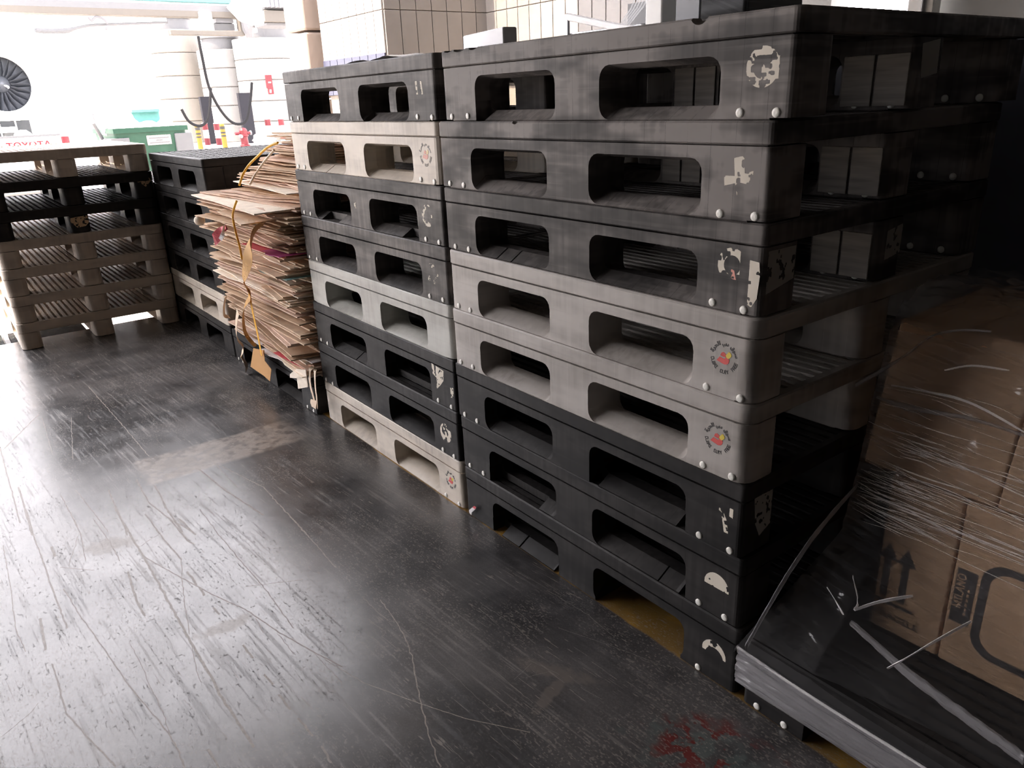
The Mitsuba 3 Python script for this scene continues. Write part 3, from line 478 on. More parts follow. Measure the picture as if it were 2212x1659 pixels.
# ---------------------------------------------------------------- pile of flattened cardboard
def carton_mesh(w, d, t, seed, curl=0.012, fold=True):
    rs = np.random.RandomState(seed); layers = []
    def field(x, y): return curl * ((nfbm(np.stack([x * 2.2 + seed, y * 2.2, x * 0], -1), 2, seed) - 0.5) * 2)
    tl = t * 0.42
    for k in range(2 if fold else 1):
        ww = w * (1 - 0.05 * rs.rand() * k); dd = d * (1 - 0.06 * rs.rand() * k); ox, oy = rs.uniform(-0.012, 0.012, 2) * k
        nx, ny = 9, 6
        u, v = np.meshgrid(np.linspace(-0.5, 0.5, nx), np.linspace(-0.5, 0.5, ny)); X, Y = u * ww + ox, v * dd + oy
        # uneven front edge: a flap or two shorter than the rest
        cut = rs.uniform(-0.02, 0.03, nx); Y[0] += np.repeat(rs.uniform(0, 0.022, 3), 3)[:nx]
        Z0 = field(X, Y) + k * (t * 0.5); lift = rs.uniform(-0.3, 1.0) * 0.010 * k
        Z0 = Z0 + lift * np.clip(-v * 2, 0, 1) ** 2
        top, bot = np.stack([X, Y, Z0 + tl], -1).reshape(-1, 3), np.stack([X, Y, Z0], -1).reshape(-1, 3); n = nx * ny; F = []
        for j in range(ny - 1):
            for i in range(nx - 1):
                a = j * nx + i; F += [(a, a + 1, a + nx + 1), (a, a + nx + 1, a + nx), (n + a, n + a + nx + 1, n + a + 1), (n + a, n + a + nx, n + a + nx + 1)]
        loop = [i for i in range(nx)] + [j * nx + nx - 1 for j in range(1, ny)] + [(ny - 1) * nx + i for i in range(nx - 2, -1, -1)] + [j * nx for j in range(ny - 2, 0, -1)]
        for a, c in zip(loop, loop[1:] + loop[:1]): F += [(a, n + a, n + c), (a, n + c, c)]
        layers.append(trimesh.Trimesh(np.vstack([top, bot]), F, process=False))
    return trimesh.util.concatenate(layers)
R = random.Random(21); z = PH + 0.012; k = 0
CG = 'flattened cartons in the strapped cardboard pile'
CL = 'flattened brown cardboard carton in the strapped pile on the black pallet'
special = {1: 'card_white', 4: 'card_red', 9: 'card_white', 48: 'card_teal', 57: 'card_red', 58: 'card_magenta'}
while z < 1.295:
    s = (z - PH) / 1.1; t = R.uniform(0.010, 0.0175)
    if z < 0.99:
        xr = -2.43 + R.uniform(-0.05, 0.03); w = 1.06 + 0.10 * math.sin(min(s / 0.72, 1) * math.pi / 2) + R.uniform(-0.07, 0.09); yf = -0.02 - 0.09 * s + R.uniform(-0.05, 0.045); d = R.uniform(0.78, 0.95); rz = R.gauss(0, 2.2)
        if R.random() < 0.12: rz = R.uniform(-9, 9)
    else:
        q = (z - 0.99) / 0.3; xr = -2.43 + R.uniform(-0.02, 0.02) - 0.02; w = R.uniform(0.90, 1.04) - 0.38 * q; yf = 0.02 + 0.19 * q + R.uniform(-0.06, 0.05); d = R.uniform(0.5, 0.62) - 0.1 * q; rz = R.gauss(0, 4)
    cx, cy = xr - w / 2, yf + d / 2
    m = carton_mesh(w, d, t, 100 + k, curl=R.uniform(0.004, 0.013) if z < 0.99 else R.uniform(0.004, 0.012))
    ci = R.choice([0, 0, 1, 2, 3, 3]); mat = CARD[ci]; hue = ('tan', 'brown', 'pale', 'pinkish')[ci]
    zone = 'narrow upper part of the strapped pile' if z > 0.99 else 'bulging shoulder of the strapped pile' if z > 0.80 else 'middle of the strapped pile, beside the tape' if z > 0.5 else 'lower half of the strapped pile'
    lab = f'{hue} flattened cardboard carton in the {zone}'
    one('flattened_carton', m, mat, lab, 'cardboard', f'{hue} flattened cartons in the {zone}', tw=T().translate([cx, cy, z]) @ T().rotate([0, 0, 1], rz) @ T().rotate([1, 0, 0], R.uniform(-0.6, 0.8)), smooth=False)
    z += t * 1.02; k += 1
# printed sheets that show at the pile's front edge
def slab(x0, x1, y0, y1, zc, t, mat, label, rz=0, seed=1, tilt=0.0):
    m = carton_mesh(x1 - x0, y1 - y0, t, seed, curl=0.005, fold=False)
    return one('printed_sheet', m, mat, label, 'cardboard', tw=T().translate([(x0 + x1) / 2, (y0 + y1) / 2, zc]) @ T().rotate([0, 0, 1], rz) @ T().rotate([1, 0, 0], tilt), smooth=False)
slab(-3.62, -2.47, -0.16, 0.66, 0.992, 0.013, 'cardboard_pale_lit', 'large brown cardboard sheet painted pale as if lit, flat across the shoulder of the pile', rz=-3, seed=3)
slab(-3.1, -2.50, -0.19, 0.5, 0.955, 0.014, 'cardboard_tan', 'tan cardboard flap sticking out below the large pale sheet', rz=-8, seed=5, tilt=2)
slab(-3.40, -2.46, 0.00, 0.60, 1.062, 0.010, 'cardboard_pale_lit', 'pale double sheet at the foot of the upper part of the pile', rz=-4, seed=8)
slab(-2.95, -2.40, 0.17, 0.66, 1.300, 0.008, 'cardboard_pale_lit', 'small pale cardboard sheet on the very top of the pile', rz=6, seed=9)
slab(-2.95, -2.44, -0.125, 0.30, 0.800, 0.006, 'card_red', 'red printed sheet showing at the front edge of the pile', rz=1, seed=11)
slab(-2.66, -2.43, -0.130, 0.30, 0.800, 0.0065, 'card_magenta', 'magenta printed sheet beside the red one in the pile', rz=1, seed=12)
slab(-2.90, -2.45, -0.115, 0.35, 0.690, 0.006, 'card_teal', 'pale teal sheet in the middle of the pile', rz=2, seed=13)
slab(-3.05, -2.42, -0.075, 0.45, 0.214, 0.006, 'card_white', 'white sheet at the bottom of the pile', rz=1, seed=14)
slab(-3.50, -3.05, -0.07, 0.35, 0.232, 0.006, 'card_white', 'white printed sheet low on the left of the pile', rz=-1, seed=15)
slab(-2.85, -2.44, -0.068, 0.35, 0.245, 0.004, 'card_red', 'narrow red printed sheet low in the pile', rz=2, seed=16)
slab(-2.70, -2.42, -0.06, 0.35, 0.285, 0.007, 'card_white', 'white sheet edge near the lower right of the pile', rz=3, seed=17)
FY = -0.155
def path(pts, y): return smooth_path([at(a, b, y=yy) for (a, b), yy in zip(pts, y if hasattr(y, '__len__') else [y] * len(pts))], 5)
P_ = path([(572, 478), (556, 492), (545, 515), (538, 545), (532, 575), (526, 605), (536, 625), (541, 640)], [-0.13, -0.16, -0.165, -0.165, -0.16, -0.155, -0.15, -0.15])
tp = thing('packing_tape', 'long strip of brown packing tape hanging down the front of the cardboard pile', 'tape')
part(tp, 'strip', ribbon(P_, np.interp(np.linspace(0, 1, len(P_)), [0, 0.3, 0.6, 0.8, 1], [0.045, 0.075, 0.06, 0.05, 0.03]), (0.8, -0.1, 0.25), 0.001, np.sin(np.linspace(0, 9, len(P_))) * 0.5), 'tape_brown')
P_ = path([(541, 640), (527, 665), (526, 700), (533, 725), (552, 748)], [-0.15, -0.14, -0.13, -0.12, -0.10])
part(tp, 'loose_end', ribbon(P_, np.linspace(0.045, 0.018, len(P_)), (0.9, -0.1, -0.2), 0.001, np.linspace(0.2, 1.1, len(P_))), 'tape_brown')
one('yellow_strap', ribbon(path([(537, 625), (545, 670), (556, 720), (565, 768)], [-0.15, -0.13, -0.11, -0.10]), 0.022, (0.9, 0, 0.1), 0.0012), 'strap_yellow', 'taut yellow strap running down to the brown paper tag', 'strap')
q = [at(547, 752, y=-0.09), at(570, 757, y=-0.09), at(572, 780, y=-0.09), at(586, 798, y=-0.09), at(583, 824, y=-0.10), at(570, 812, y=-0.10), at(541, 792, y=-0.10)]
def flat(pts, t, nrm=(0, -1, 0)):
    A = np.array(pts); n_ = len(A); nn = np.array(nrm) * t; V = np.vstack([A, A - nn]); F = []
    for i in range(1, n_ - 1): F += [(0, i, i + 1), (n_, n_ + i + 1, n_ + i)]
    for i in range(n_): j = (i + 1) % n_; F += [(i, n_ + i, n_ + j), (i, n_ + j, j)]
    return trimesh.Trimesh(V, F, process=False)
one('paper_tag', flat(q, 0.002), 'paper_kraft', 'folded brown paper tag at the end of the yellow strap', 'tag')
one('beige_strap', ribbon(path([(514, 672), (510, 700), (512, 730), (526, 750), (521, 768), (531, 785), (533, 800)], [-0.12, -0.12, -0.11, -0.09, -0.085, -0.08, -0.075]), 0.045, (0.95, 0, -0.1), 0.001, np.linspace(0.1, 0.7, 31)), 'strap_beige', 'loose beige strap end hanging over the left of the black pallet', 'strap')
one('beige_strap', ribbon(path([(488, 640), (484, 660), (485, 680), (495, 684)], [-0.10, -0.11, -0.10, -0.07]), 0.03, (0.7, -0.5, 0), 0.001), 'strap_beige', 'short beige strap loop at the left edge of the cardboard pile', 'strap')
lp = thing('strap_loop', 'beige strap loop with a clear tape end on the right corner of the black pallet', 'strap')
P_ = path([(678, 792), (669, 800), (670, 830), (677, 858), (683, 880)], [-0.03, -0.06, -0.065, -0.065, -0.06]); part(lp, 'band', ribbon(P_, 0.022, (0.95, 0, -0.2), 0.001), 'strap_beige')
P_ = path([(682, 794), (680, 803), (681, 835), (684, 860), (685, 882)], [-0.03, -0.06, -0.068, -0.066, -0.06]); part(lp, 'band', ribbon(P_, 0.016, (0.95, 0, -0.2), 0.001), 'strap_beige')
part(lp, 'tape_end', flat([at(a, b, y=-0.066) for a, b in [(671, 862), (684, 866), (682, 884), (673, 878), (670, 869)]], 0.002), 'strap_beige')
one('cardboard_flap', cat(flat([at(a, b, y=-0.075) for a, b in [(626, 808), (640, 797), (660, 799), (662, 813), (641, 817), (626, 816)]], 0.004), flat([at(a, b, y=-0.07) for a, b in [(641, 817), (662, 813), (665, 836), (644, 840)]], 0.004)), 'cardboard_pale_lit', 'torn beige cardboard flap hanging over the window of the black pallet', 'cardboard', smooth=False)
one('twine', tube(path([(600, 308), (578, 318), (556, 338), (538, 356), (524, 378), (517, 400)], [0.08, 0.06, 0.05, 0.03, 0.0, -0.04]), 0.006), 'strap_yellow', 'orange twine bowed over the left of the upper cardboard pile', 'twine')
one('twine', tube(path([(592, 324), (570, 350), (552, 376), (540, 398)], [0.06, 0.04, 0.01, -0.04]), 0.0055), 'strap_beige', 'pale twine pulled tight down the middle of the upper cardboard pile', 'twine')
one('twine', tube(path([(511, 434), (504, 455), (503, 470), (508, 497), (517, 530), (523, 560)], [-0.17, -0.18, -0.175, -0.17, -0.16, -0.15]), 0.005), 'strap_yellow', 'orange twine running down the front below the large pale sheet', 'twine')
kn = at(431, 476, y=-0.12); one('tape_roll_end', trimesh.Trimesh(*(lambda s: (s.vertices * [0.03, 0.03, 0.028] + kn, s.faces))(trimesh.creation.icosphere(3, 1.0)), process=False), 'cardboard_pale_lit', 'round crumpled paper ball sticking out of the left of the pile', 'paper', smooth=True)
rw = [at(a, b, y=-0.17) for a, b in [(489, 489), (481, 497), (474, 503), (462, 520), (468, 524), (478, 516), (486, 505)]]
one('plastic_scrap', ribbon(smooth_path([rw[0], rw[1], rw[2], rw[3]], 4), np.linspace(0.03, 0.055, 13), (0.7, -0.1, 0.6), 0.001, np.sin(np.linspace(0, 7, 13)) * 0.6), 'card_red', 'crumpled red plastic scrap caught in the left of the cardboard pile', 'scrap')
one('plastic_scrap', ribbon(smooth_path([rw[0] + [0.01, -0.012, 0.01], rw[6] + [0, -0.012, 0], rw[5] + [0.02, -0.012, 0]], 4), 0.02, (0.7, -0.1, 0.6), 0.001), 'card_white', 'white strip of the red plastic scrap in the cardboard pile', 'scrap')
# loose scrap on the floor between the first two stacks
sc = thing('paper_scrap', 'small bent red and white paper scrap leaning where the first two stacks meet', 'scrap')
part(sc, 'strip', flat([at(a, b, y=-0.012) for a, b in [(1013, 1102), (1020, 1096), (1028, 1099), (1019, 1107), (1018, 1113), (1014, 1108)]], 0.001), 'card_white')
part(sc, 'red_end', flat([at(a, b, y=-0.0135) for a, b in [(1020, 1096), (1024, 1093), (1029, 1096), (1026, 1100)]], 0.001), 'card_red')

# ---------------------------------------------------------------- wrapped cartons on the right
wp, WB = make_pallet(1.225, 0.0, 0, 'black_plain_dim', 'black plastic pallet under the film-wrapped cartons at the lower right', plugs=True, missing=(0, 1), breaks=[(-0.43, -0.08)])
def carton(x0, x1, y0, y1, z0, z1, label, lean=0.0, r=0.006):
    t = thing('carton', label, 'carton'); B = T().translate([x0, y0, z0]) @ T([[1, 0, 0, 0], [0, 1, math.tan(math.radians(lean)), 0], [0, 0, 1, 0], [0, 0, 0, 1]])
    w, d, h = x1 - x0, y1 - y0, z1 - z0
    part(t, 'body', rbox(0, w, 0, d, 0, h - 0.004, r=r, b=0.003), 'carton_brown', B)
    part(t, 'top_flap', rbox(0.001, w / 2 - 0.001, 0.001, d - 0.001, h - 0.004, h, r=0.003, b=0.001), 'carton_brown', B); part(t, 'top_flap', rbox(w / 2 + 0.001, w - 0.001, 0.001, d - 0.001, h - 0.004, h, r=0.003, b=0.001), 'carton_brown', B)
    return t, B
ZB = PH + 0.001
cA, BA = carton(0.185, 0.342, 0.27, 0.75, ZB, 0.60, 'narrow brown carton with two arrows and FRAGILE print under the stretch film')
cB, BB = carton(0.346, 0.94, 0.268, 0.75, ZB, 0.60, 'wide brown carton printed with a rounded black frame under the stretch film')
cC, BC = carton(0.11, 0.395, 0.28, 0.72, 0.602, 0.93, 'dark brown carton on the narrow one, leaning back under the film', lean=14)
cD, BD = carton(0.397, 0.95, 0.28, 0.72, 0.602, 0.93, 'brown carton printed with a large letter, leaning back on the wide one', lean=14)
def printed(t, B, poly, x, z, label=None, name='print'):
    W = B @ T().translate([x, -0.0004, z]) @ FRONT
    return part(t, name, extrude(poly, 0.0004) if not isinstance(poly, trimesh.Trimesh) else poly, 'ink', W, label=label, smooth=False)
arrow = Polygon([(0, 0.07), (-0.0215, 0.028), (-0.008, 0.028), (-0.008, -0.075), (0.008, -0.075), (0.008, 0.028), (0.0215, 0.028)])
printed(cA, BA, arrow, 0.020, 0.165, 'black upward arrow', 'arrow'); printed(cA, BA, arrow, 0.062, 0.165, 'black upward arrow', 'arrow')
printed(cA, BA, sbox(-0.005, -0.004, 0.092, 0.004), 0.0, 0.078)
tx = text_mesh('FRAGILE', 0.016, 0.0004, bold=True); tx.apply_scale([1.15, 1, 1]); printed(cA, BA, tx, 0.004, 0.036, 'FRAGILE lettering')
fr = lambda a: sbox(a, a, 0.40 - a, 0.235 - a).buffer(-0.05 + a * 0.6).buffer(0.05 - a * 0.6)
printed(cB, BB, fr(0).difference(fr(0.017)), 0.055, 0.055, 'rounded black frame')
tagp = sbox(0.008, 0.112, 0.048, 0.247); tx = text_mesh('MILANO', 0.0165, 0.0004, bold=True); b_ = tx.bounds; tx.apply_translation((-b_[0][0], 0, 0)); tx.apply_scale([0.085 / (b_[1][0] - b_[0][0]), 1, 1])
tx.apply_transform(trimesh.transformations.rotation_matrix(math.pi / 2, (0, 0, 1))); tx.apply_translation((0.027, 0.15, 0.0003))
printed(cB, BB, tagp, 0, 0, 'black name panel'); part(cB, 'print', tx, 'carton_brown', BB @ T().translate([0, -0.0006, 0]) @ FRONT, label='MILANO lettering', smooth=False)
bars = unary_union([sbox(0.034, 0.135 + i * 0.012, 0.0385, 0.143 + i * 0.012) for i in range(6)])
part(cB, 'print', extrude(bars, 0.0003), 'carton_brown', BB @ T().translate([0, -0.0006, 0]) @ FRONT, smooth=False, label='small line of print')
tx = text_mesh('R', 0.078, 0.0004, bold=True); tx.apply_transform(trimesh.transformations.rotation_matrix(-0.12, (0, 0, 1))); printed(cD, BD, tx, 0.0, 0.155, 'large letter R')

def film_pt(x, z):
    """How far forward the wrap stands (y) at x along the pallet, height z: out at the pallet's edge, back at the cartons."""
    back = np.interp(z, [0.06, 0.165, 0.205, 0.30, 0.42, 0.60, 0.75, 0.93], [-0.014, -0.016, 0.02, 0.13, 0.215, 0.262, 0.295, 0.345])
    near = np.interp(z, [0.06, 0.165, 0.205, 0.26, 0.60, 0.93], [-0.014, -0.016, 0.12, 0.245, 0.262, 0.345])
    return back + (near - back) * np.clip((x - 0.2) / 0.45, 0, 1) ** 0.8
def film_left(z): return np.interp(z, [0.06, 0.165, 0.30, 0.45, 0.60, 0.93], [0.010, 0.012, 0.058, 0.115, 0.112, 0.105])
def film_front(u, v):
    z = 0.155 + v * 0.76; x0 = film_left(z); x = x0 + (1.22 - x0) * u ** 1.25; y = film_pt(x, z)
    a = nfbm(np.stack([x * 3.5 + 9, z * 85 + x * 14, x * 0], -1), 3, 3) - 0.5; b = nfbm(np.stack([x * 14, z * 16, x * 0 + 4], -1), 3, 5) - 0.5; c = nfbm(np.stack([x * 1.6 + 2, z * 240 + x * 40, x * 0 + 8], -1), 2, 7) - 0.5
    body = np.clip((z - 0.17) / 0.05, 0, 1)
    y = y - body * (0.011 * a + 0.014 * b + 0.0025 * c) - 0.002 * (1 - body) * a - 0.010 * body
    return np.stack([x, y, z], -1)
fm = thing('stretch_film', 'clear stretch film wrapped around the cartons and the pallet at the lower right', 'film')
part(fm, 'front_sheet', sheet(film_front, 220, 260), 'film', smooth=True)
def film_side(u, v):
    z = 0.155 + v * 0.76; x0 = film_left(z); y0 = film_pt(x0, z) - 0.010; y = y0 + (0.80 - y0) * u
    a = nfbm(np.stack([y * 4, z * 70 + y * 10, y * 0 + 3], -1), 3, 13) - 0.5
    x = x0 - 0.006 * a * np.clip(u * 8, 0, 1) - 0.012 * np.sin(np.pi * u) * 0
    return np.stack([x, y, z], -1)
part(fm, 'side_sheet', sheet(film_side, 40, 160)  , 'film', smooth=True)
def film_top(u, v):
    x = 0.105 + 1.1 * u; y = 0.335 + 0.42 * v; z = 0.915 + 0.085 * np.clip(v * 4, 0, 1) ** 0.6 - 0.02 * v
    z = z + 0.055 * (nfbm(np.stack([x * 22, y * 30, x * 0 + 6], -1), 4, 23) - 0.5); return np.stack([x, y, z], -1)
part(fm, 'top_sheet', sheet(film_top, 120, 60), 'film', smooth=True)
def rope(pts, w, depth, seed, n=170, m=26):
    P = smooth_path(pts, 24); s = np.linspace(0, 1, len(P)); q = np.linspace(0, 1, n); P = np.stack([np.interp(q, s, P[:, k]) for k in range(3)], 1)
    def fn(u, v):
        base = np.stack([np.interp(u, q, P[:, k]) for k in range(3)], -1)
        a = v * 2 * np.pi; rr = 1 + 0.55 * (nfbm(np.stack([u * 5, v * 26 + u * 3, u * 0 + seed], -1), 3, seed) - 0.5) + 0.4 * (nfbm(np.stack([u * 22, v * 8, u * 0 + seed], -1), 2, seed + 1) - 0.5)
        ww = np.interp(u, np.linspace(0, 1, len(w)), w)
        return base + np.stack([0 * a, -np.cos(a) * depth * rr, np.sin(a) * ww * rr], -1)
    return sheet(fn, n, m)
for k, (za, zb_, wd, dp) in enumerate([(0.150, 0.146, 0.009, 0.004), (0.131, 0.128, 0.011, 0.007), (0.110, 0.108, 0.013, 0.009), (0.090, 0.088, 0.011, 0.007), (0.076, 0.074, 0.006, 0.004)]):
    part(fm, 'gathered_rope', rope([(0.010, -0.006, za - 0.004 * k), (0.2, -0.014 - 0.003 * (k % 2), zb_), (0.5, -0.017, zb_ + 0.003), (0.9, -0.016, zb_), (1.22, -0.010, zb_ + 0.004)], [wd, wd * 1.1, wd, wd * 0.9, wd], dp, 31 + k), 'film_gathered', smooth=True, label='gathered strand of stretch film along the pallet edge')
part(fm, 'gathered_rope', rope([(0.010, -0.010, 0.160), (0.2, -0.016, 0.156), (0.45, -0.018, 0.158), (0.8, -0.018, 0.155), (1.22, -0.012, 0.158)], [0.0035, 0.0045, 0.003, 0.004, 0.003], 0.003, 61, 150, 12), 'film_pleat', smooth=True, label='added pale strand painting the highlight along the upper edge of the gathered film')  # thin pale strand stands in for the highlight on the gathered film
part(fm, 'gathered_rope', rope([at(1612, 1395, y=-0.012), at(1690, 1260, y=0.03), at(1765, 1150, y=0.10), at(1850, 1050, y=0.215)], [0.010, 0.012, 0.010, 0.006], 0.006, 37, 90, 18), 'film_gathered', smooth=True, label='folded edge of the film running up from the pallet corner')
part(fm, 'gathered_rope', rope([at(1838, 1345, y=0.09), at(1905, 1405, y=0.085), at(1975, 1465, y=0.08), at(2060, 1530, y=0.075), at(2150, 1595, y=0.07), at(2212, 1640, y=0.065)], [0.006, 0.009, 0.012, 0.012, 0.014, 0.012], 0.006, 41), 'film_gathered', smooth=True, label='twisted strand of film lying on the pallet edge')
part(fm, 'gathered_rope', rope([at(1895, 858, y=0.285), at(1960, 880, y=0.288), at(2030, 893, y=0.29), at(2100, 905, y=0.29), at(2225, 945, y=0.29)], [0.003, 0.008, 0.005, 0.004, 0.003], 0.004, 43, 110, 14), 'film_gathered', smooth=True, label='crumpled ridge of film across the upper cartons')
part(fm, 'gathered_rope', rope([at(1848, 832, y=0.24), at(1905, 800, y=0.26), at(1960, 765, y=0.28), at(2010, 728, y=0.30), at(2070, 714, y=0.31), at(2140, 716, y=0.31)], [0.006, 0.005, 0.004, 0.003, 0.003, 0.002], 0.003, 47, 90, 12), 'film_gathered', smooth=True, label='loose edge of film curving over the upper cartons')
for pts, w, lab in [([(1845, 1318, .13), (1885, 1304, .12), (1925, 1295, .12), (1972, 1287, .14)], 0.012, 'bright fold of film below the arrows'), ([(1917, 1444, .05), (1960, 1420, .06), (2020, 1385, .09), (2098, 1342, .15)], 0.012, 'long fold of film pulled across the carton edge'), ([(1842, 1245, .18), (1852, 1290, .13), (1848, 1316, .13)], 0.022, 'short upright fold of film'), ([(1786, 1268, .1), (1806, 1300, .09), (1822, 1328, .09)], 0.008, 'thin fold of film in the dark corner'),
                    ([(1925, 832, .29), (2010, 848, .30), (2100, 872, .30), (2215, 935, .30)], 0.008, 'thin pleat of film beside the large letter'), ([(2040, 800, .31), (2100, 790, .31), (2180, 800, .32)], 0.006, 'short pleat of film on the upper carton')]:
    P_ = smooth_path([at(a, b, y=c - 0.022) for a, b, c in pts], 8)
    part(fm, 'fold', ribbon(P_, 0.75 * w * np.sin(np.linspace(0.25, 2.9, len(P_))) ** 0.5, (0.15, -0.3, 1), 0.0012, np.sin(np.linspace(0, 5, len(P_))) * 0.35), 'film_pleat', label=lab)

scene['film_pleat'] = {'type': 'blendbsdf', 'weight': {'type': 'rgb', 'value': 0.6}, 'a': {'type': 'thindielectric', 'int_ior': 1.55},
    'b': {'type': 'twosided', 'b': {'type': 'principled', 'base_color': {'type': 'rgb', 'value': [0.82, 0.80, 0.80]}, 'roughness': 0.18, 'specular': 1.0}}}  # near-white body paints glints onto the pleats
pm = []; rp = random.Random(77)
for k in range(115):
    z0 = rp.choice([rp.uniform(0.48, 0.82), rp.gauss(0.565, 0.035), rp.gauss(0.54, 0.025), rp.gauss(0.60, 0.03), rp.gauss(0.70, 0.03), rp.gauss(0.52, 0.02)]); z0 = min(max(z0, 0.46 if rp.random() < 0.92 else 0.3), 0.86)
    xa = float(film_left(z0)) + abs(rp.gauss(0, 0.05)) + (rp.uniform(0, 0.5) if rp.random() < 0.35 else 0.004); ln = rp.uniform(0.06, 0.22) + (0.35 if rp.random() < 0.25 else 0); sl = rp.gauss(-0.05, 0.05)
    pp = []
    for q_ in np.linspace(0, 1, 10):
        x = xa + ln * q_; z_ = z0 + sl * ln * q_ + 0.003 * math.sin(q_ * 5 + k); pp.append((x, float(film_pt(np.float64(x), np.float64(z_))) - 0.020, z_))
    rr = rp.uniform(0.0004, 0.0011) * (1.9 if rp.random() < 0.12 else 1); pm.append(tube(pp, rr * np.sin(np.linspace(0.15, 3.0, 10)), 6))
part(fm, 'pleats', cat(*pm), 'film_pleat', smooth=True, kind='stuff', label='fine stretched pleats of the film, glints put into their colour')

# ---------------------------------------------------------------- loads behind the stacks
def wrapped_load(name_label, x0, x1, y0, y1, z1, mat, seed, amp=0.01, film=True):
    t = thing('wrapped_load', name_label, 'wrapped pallet load'); hx, hy = (x1 - x0) / 2, (y1 - y0) / 2; n = 26
    base = rrect(hx, hy, 0.03, n); zs2 = np.linspace(0.16, z1, 70); V = []; F = []
    for z in zs2:
        d = nfbm(np.c_[base * 3, np.full(len(base), z * 26)] + seed, 3, seed) - 0.5; V.append(np.c_[base * (1 + amp * 2 * d[:, None] / max(hx, hy)), np.full(len(base), z)])
    nn = len(base); V = np.vstack(V) + [(x0 + x1) / 2, (y0 + y1) / 2, 0]
    for j in range(len(zs2) - 1):
        for i in range(nn): a, b = j * nn + i, j * nn + (i + 1) % nn; F += [(a, b, b + nn), (a, b + nn, a + nn)]
    top = (len(zs2) - 1) * nn
    for i in range(1, nn - 1): F += [(top, top + i, top + i + 1), (0, i + 1, i)]
    part(t, 'wrapping', trimesh.Trimesh(V, F, process=False), mat, smooth=40)
    part(t, 'pallet_base', cat(*[bx(x0, x1, y, y + 0.1, 0, 0.13) for y in (y0, (y0 + y1) / 2 - 0.05, y1 - 0.1)], bx(x0, x1, y0, y1, 0.13, 0.165)), 'black_plain_dim')
    return t
wrapped_load('tall slate grey wrapped load behind the nearest stack, lengthened unseen to darken its windows', -1.0, 0.94, 1.16, 2.16, 1.555, 'load_slate', 3)  # extended left out of view to block doorway brightness through the nearest stack
wrapped_load('pale wrapped load with bright film streaks on the upper right', -0.31, 0.9, 2.25, 3.2, 2.3, 'load_pale', 5, 0.016)
wrapped_load('tall black wrapped load above the right half of the nearest stack', -3.05, -2.34, 3.0, 3.6, 2.4, 'wrap_black', 7)
ps = thing('steel_post', 'white square steel post beside the tall black load', 'post'); part(ps, 'shaft', rbox(-2.29, -2.168, 2.05, 2.17, 0, ROOF_Z, r=0.012, b=0.003), 'white_paint'); part(ps, 'base_plate', rbox(-2.33, -2.13, 2.0, 2.195, 0, 0.02, r=0.01), 'steel')
ps = thing('steel_post', 'white post right of the bright rear doorway', 'post'); part(ps, 'shaft', rbox(-3.50, -3.24, 7.2, 7.36, 0, ROOF_Z, r=0.012, b=0.003), 'white_paint'); part(ps, 'conduit', tube([(-3.33, 7.18, 0.1), (-3.33, 7.18, 4.2)], 0.018), 'steel_dark')
# clear-wrapped steel cage in front of the tiled wall
cg = thing('wrapped_cage', 'low silver cage in crumpled clear film in front of the tiled wall', 'cage')
part(cg, 'body', rbox(-3.09, -2.45, 2.2, 2.75, 0.15, 1.80, r=0.02), 'steel'); part(cg, 'rail', tube([(-3.09, 2.19, 1.895), (-2.66, 2.19, 1.80), (-2.45, 2.19, 1.76)], 0.022), 'white_foam', label='bright rolled film edge'); part(cg, 'upright', bx(-3.10, -3.075, 2.18, 2.2, 0, 1.89), 'steel'); part(cg, 'panel', bx(-3.06, -2.46, 2.7, 2.72, 1.8, 1.98), 'galvanised'); part(cg, 'base', bx(-3.09, -2.45, 2.2, 2.75, 0, 0.15), 'steel_dark')
for k in range(5): part(cg, 'film_pleat', ribbon([(-2.75 + k * 0.02, 2.3, 1.80), (-2.66 + k * 0.025, 2.32, 1.9), (-2.58 + k * 0.03, 2.34, 2.05)], 0.012, (1, 0, -0.5), 0.001), 'film_gathered')
# white foam box and film on top of the stacks
fb = thing('foam_box', 'white foam box lying on top of the nearest stack at its left end', 'box')
a0 = at(1000, 100, y=0.3); FB = T().translate([-1.255, 0.30, 8 * PH + 0.001]) @ T().rotate([0, 0, 1], -12)
part(fb, 'body', rbox(-0.345, 0.0, 0.0, 0.052, 0, 0.078, r=0.006, b=0.003), 'white_foam', FB)
def flm(u, v):
    x = -1.84 + 0.22 * u; y = 0.42 + 0.3 * v; z = 8 * PH + 0.003 + 0.012 * u ** 2 + 0.012 * nfbm(np.stack([x * 18, y * 12, x * 0], -1), 3, 51); return np.stack([x, y, z], -1)
part(fb, 'film', sheet(flm, 30, 30), 'bag_white', smooth=True, label='crumpled white film beside the box')
def flm2(u, v):
    x = -2.2 + 0.75 * u; y = 0.15 + 0.5 * v; z = 8 * PH + 0.006 + 0.03 * nfbm(np.stack([x * 9, y * 9, x * 0], -1), 4, 57) * np.sin(np.pi * u) ** 0.5; return np.stack([x, y, z], -1)
one('film_sheet', sheet(flm2, 40, 30), 'bag_white', 'crumpled white plastic film lying on top of the middle stack', 'film', smooth=True)

# ---------------------------------------------------------------- outside on the apron
GZ = -0.35
def obox(px0, py0, px1, py1, X, depth, r=0.02):
    """A box whose near face lies in the plane x = X."""
    a, b = at(px0, py0, x=X), at(px1, py1, x=X); y0, y1 = sorted((a[1], b[1])); z0, z1 = sorted((a[2], b[2])); return rbox(X - depth, X, y0, y1, z0, z1, r=r, b=min(r, (z1 - z0) / 4))
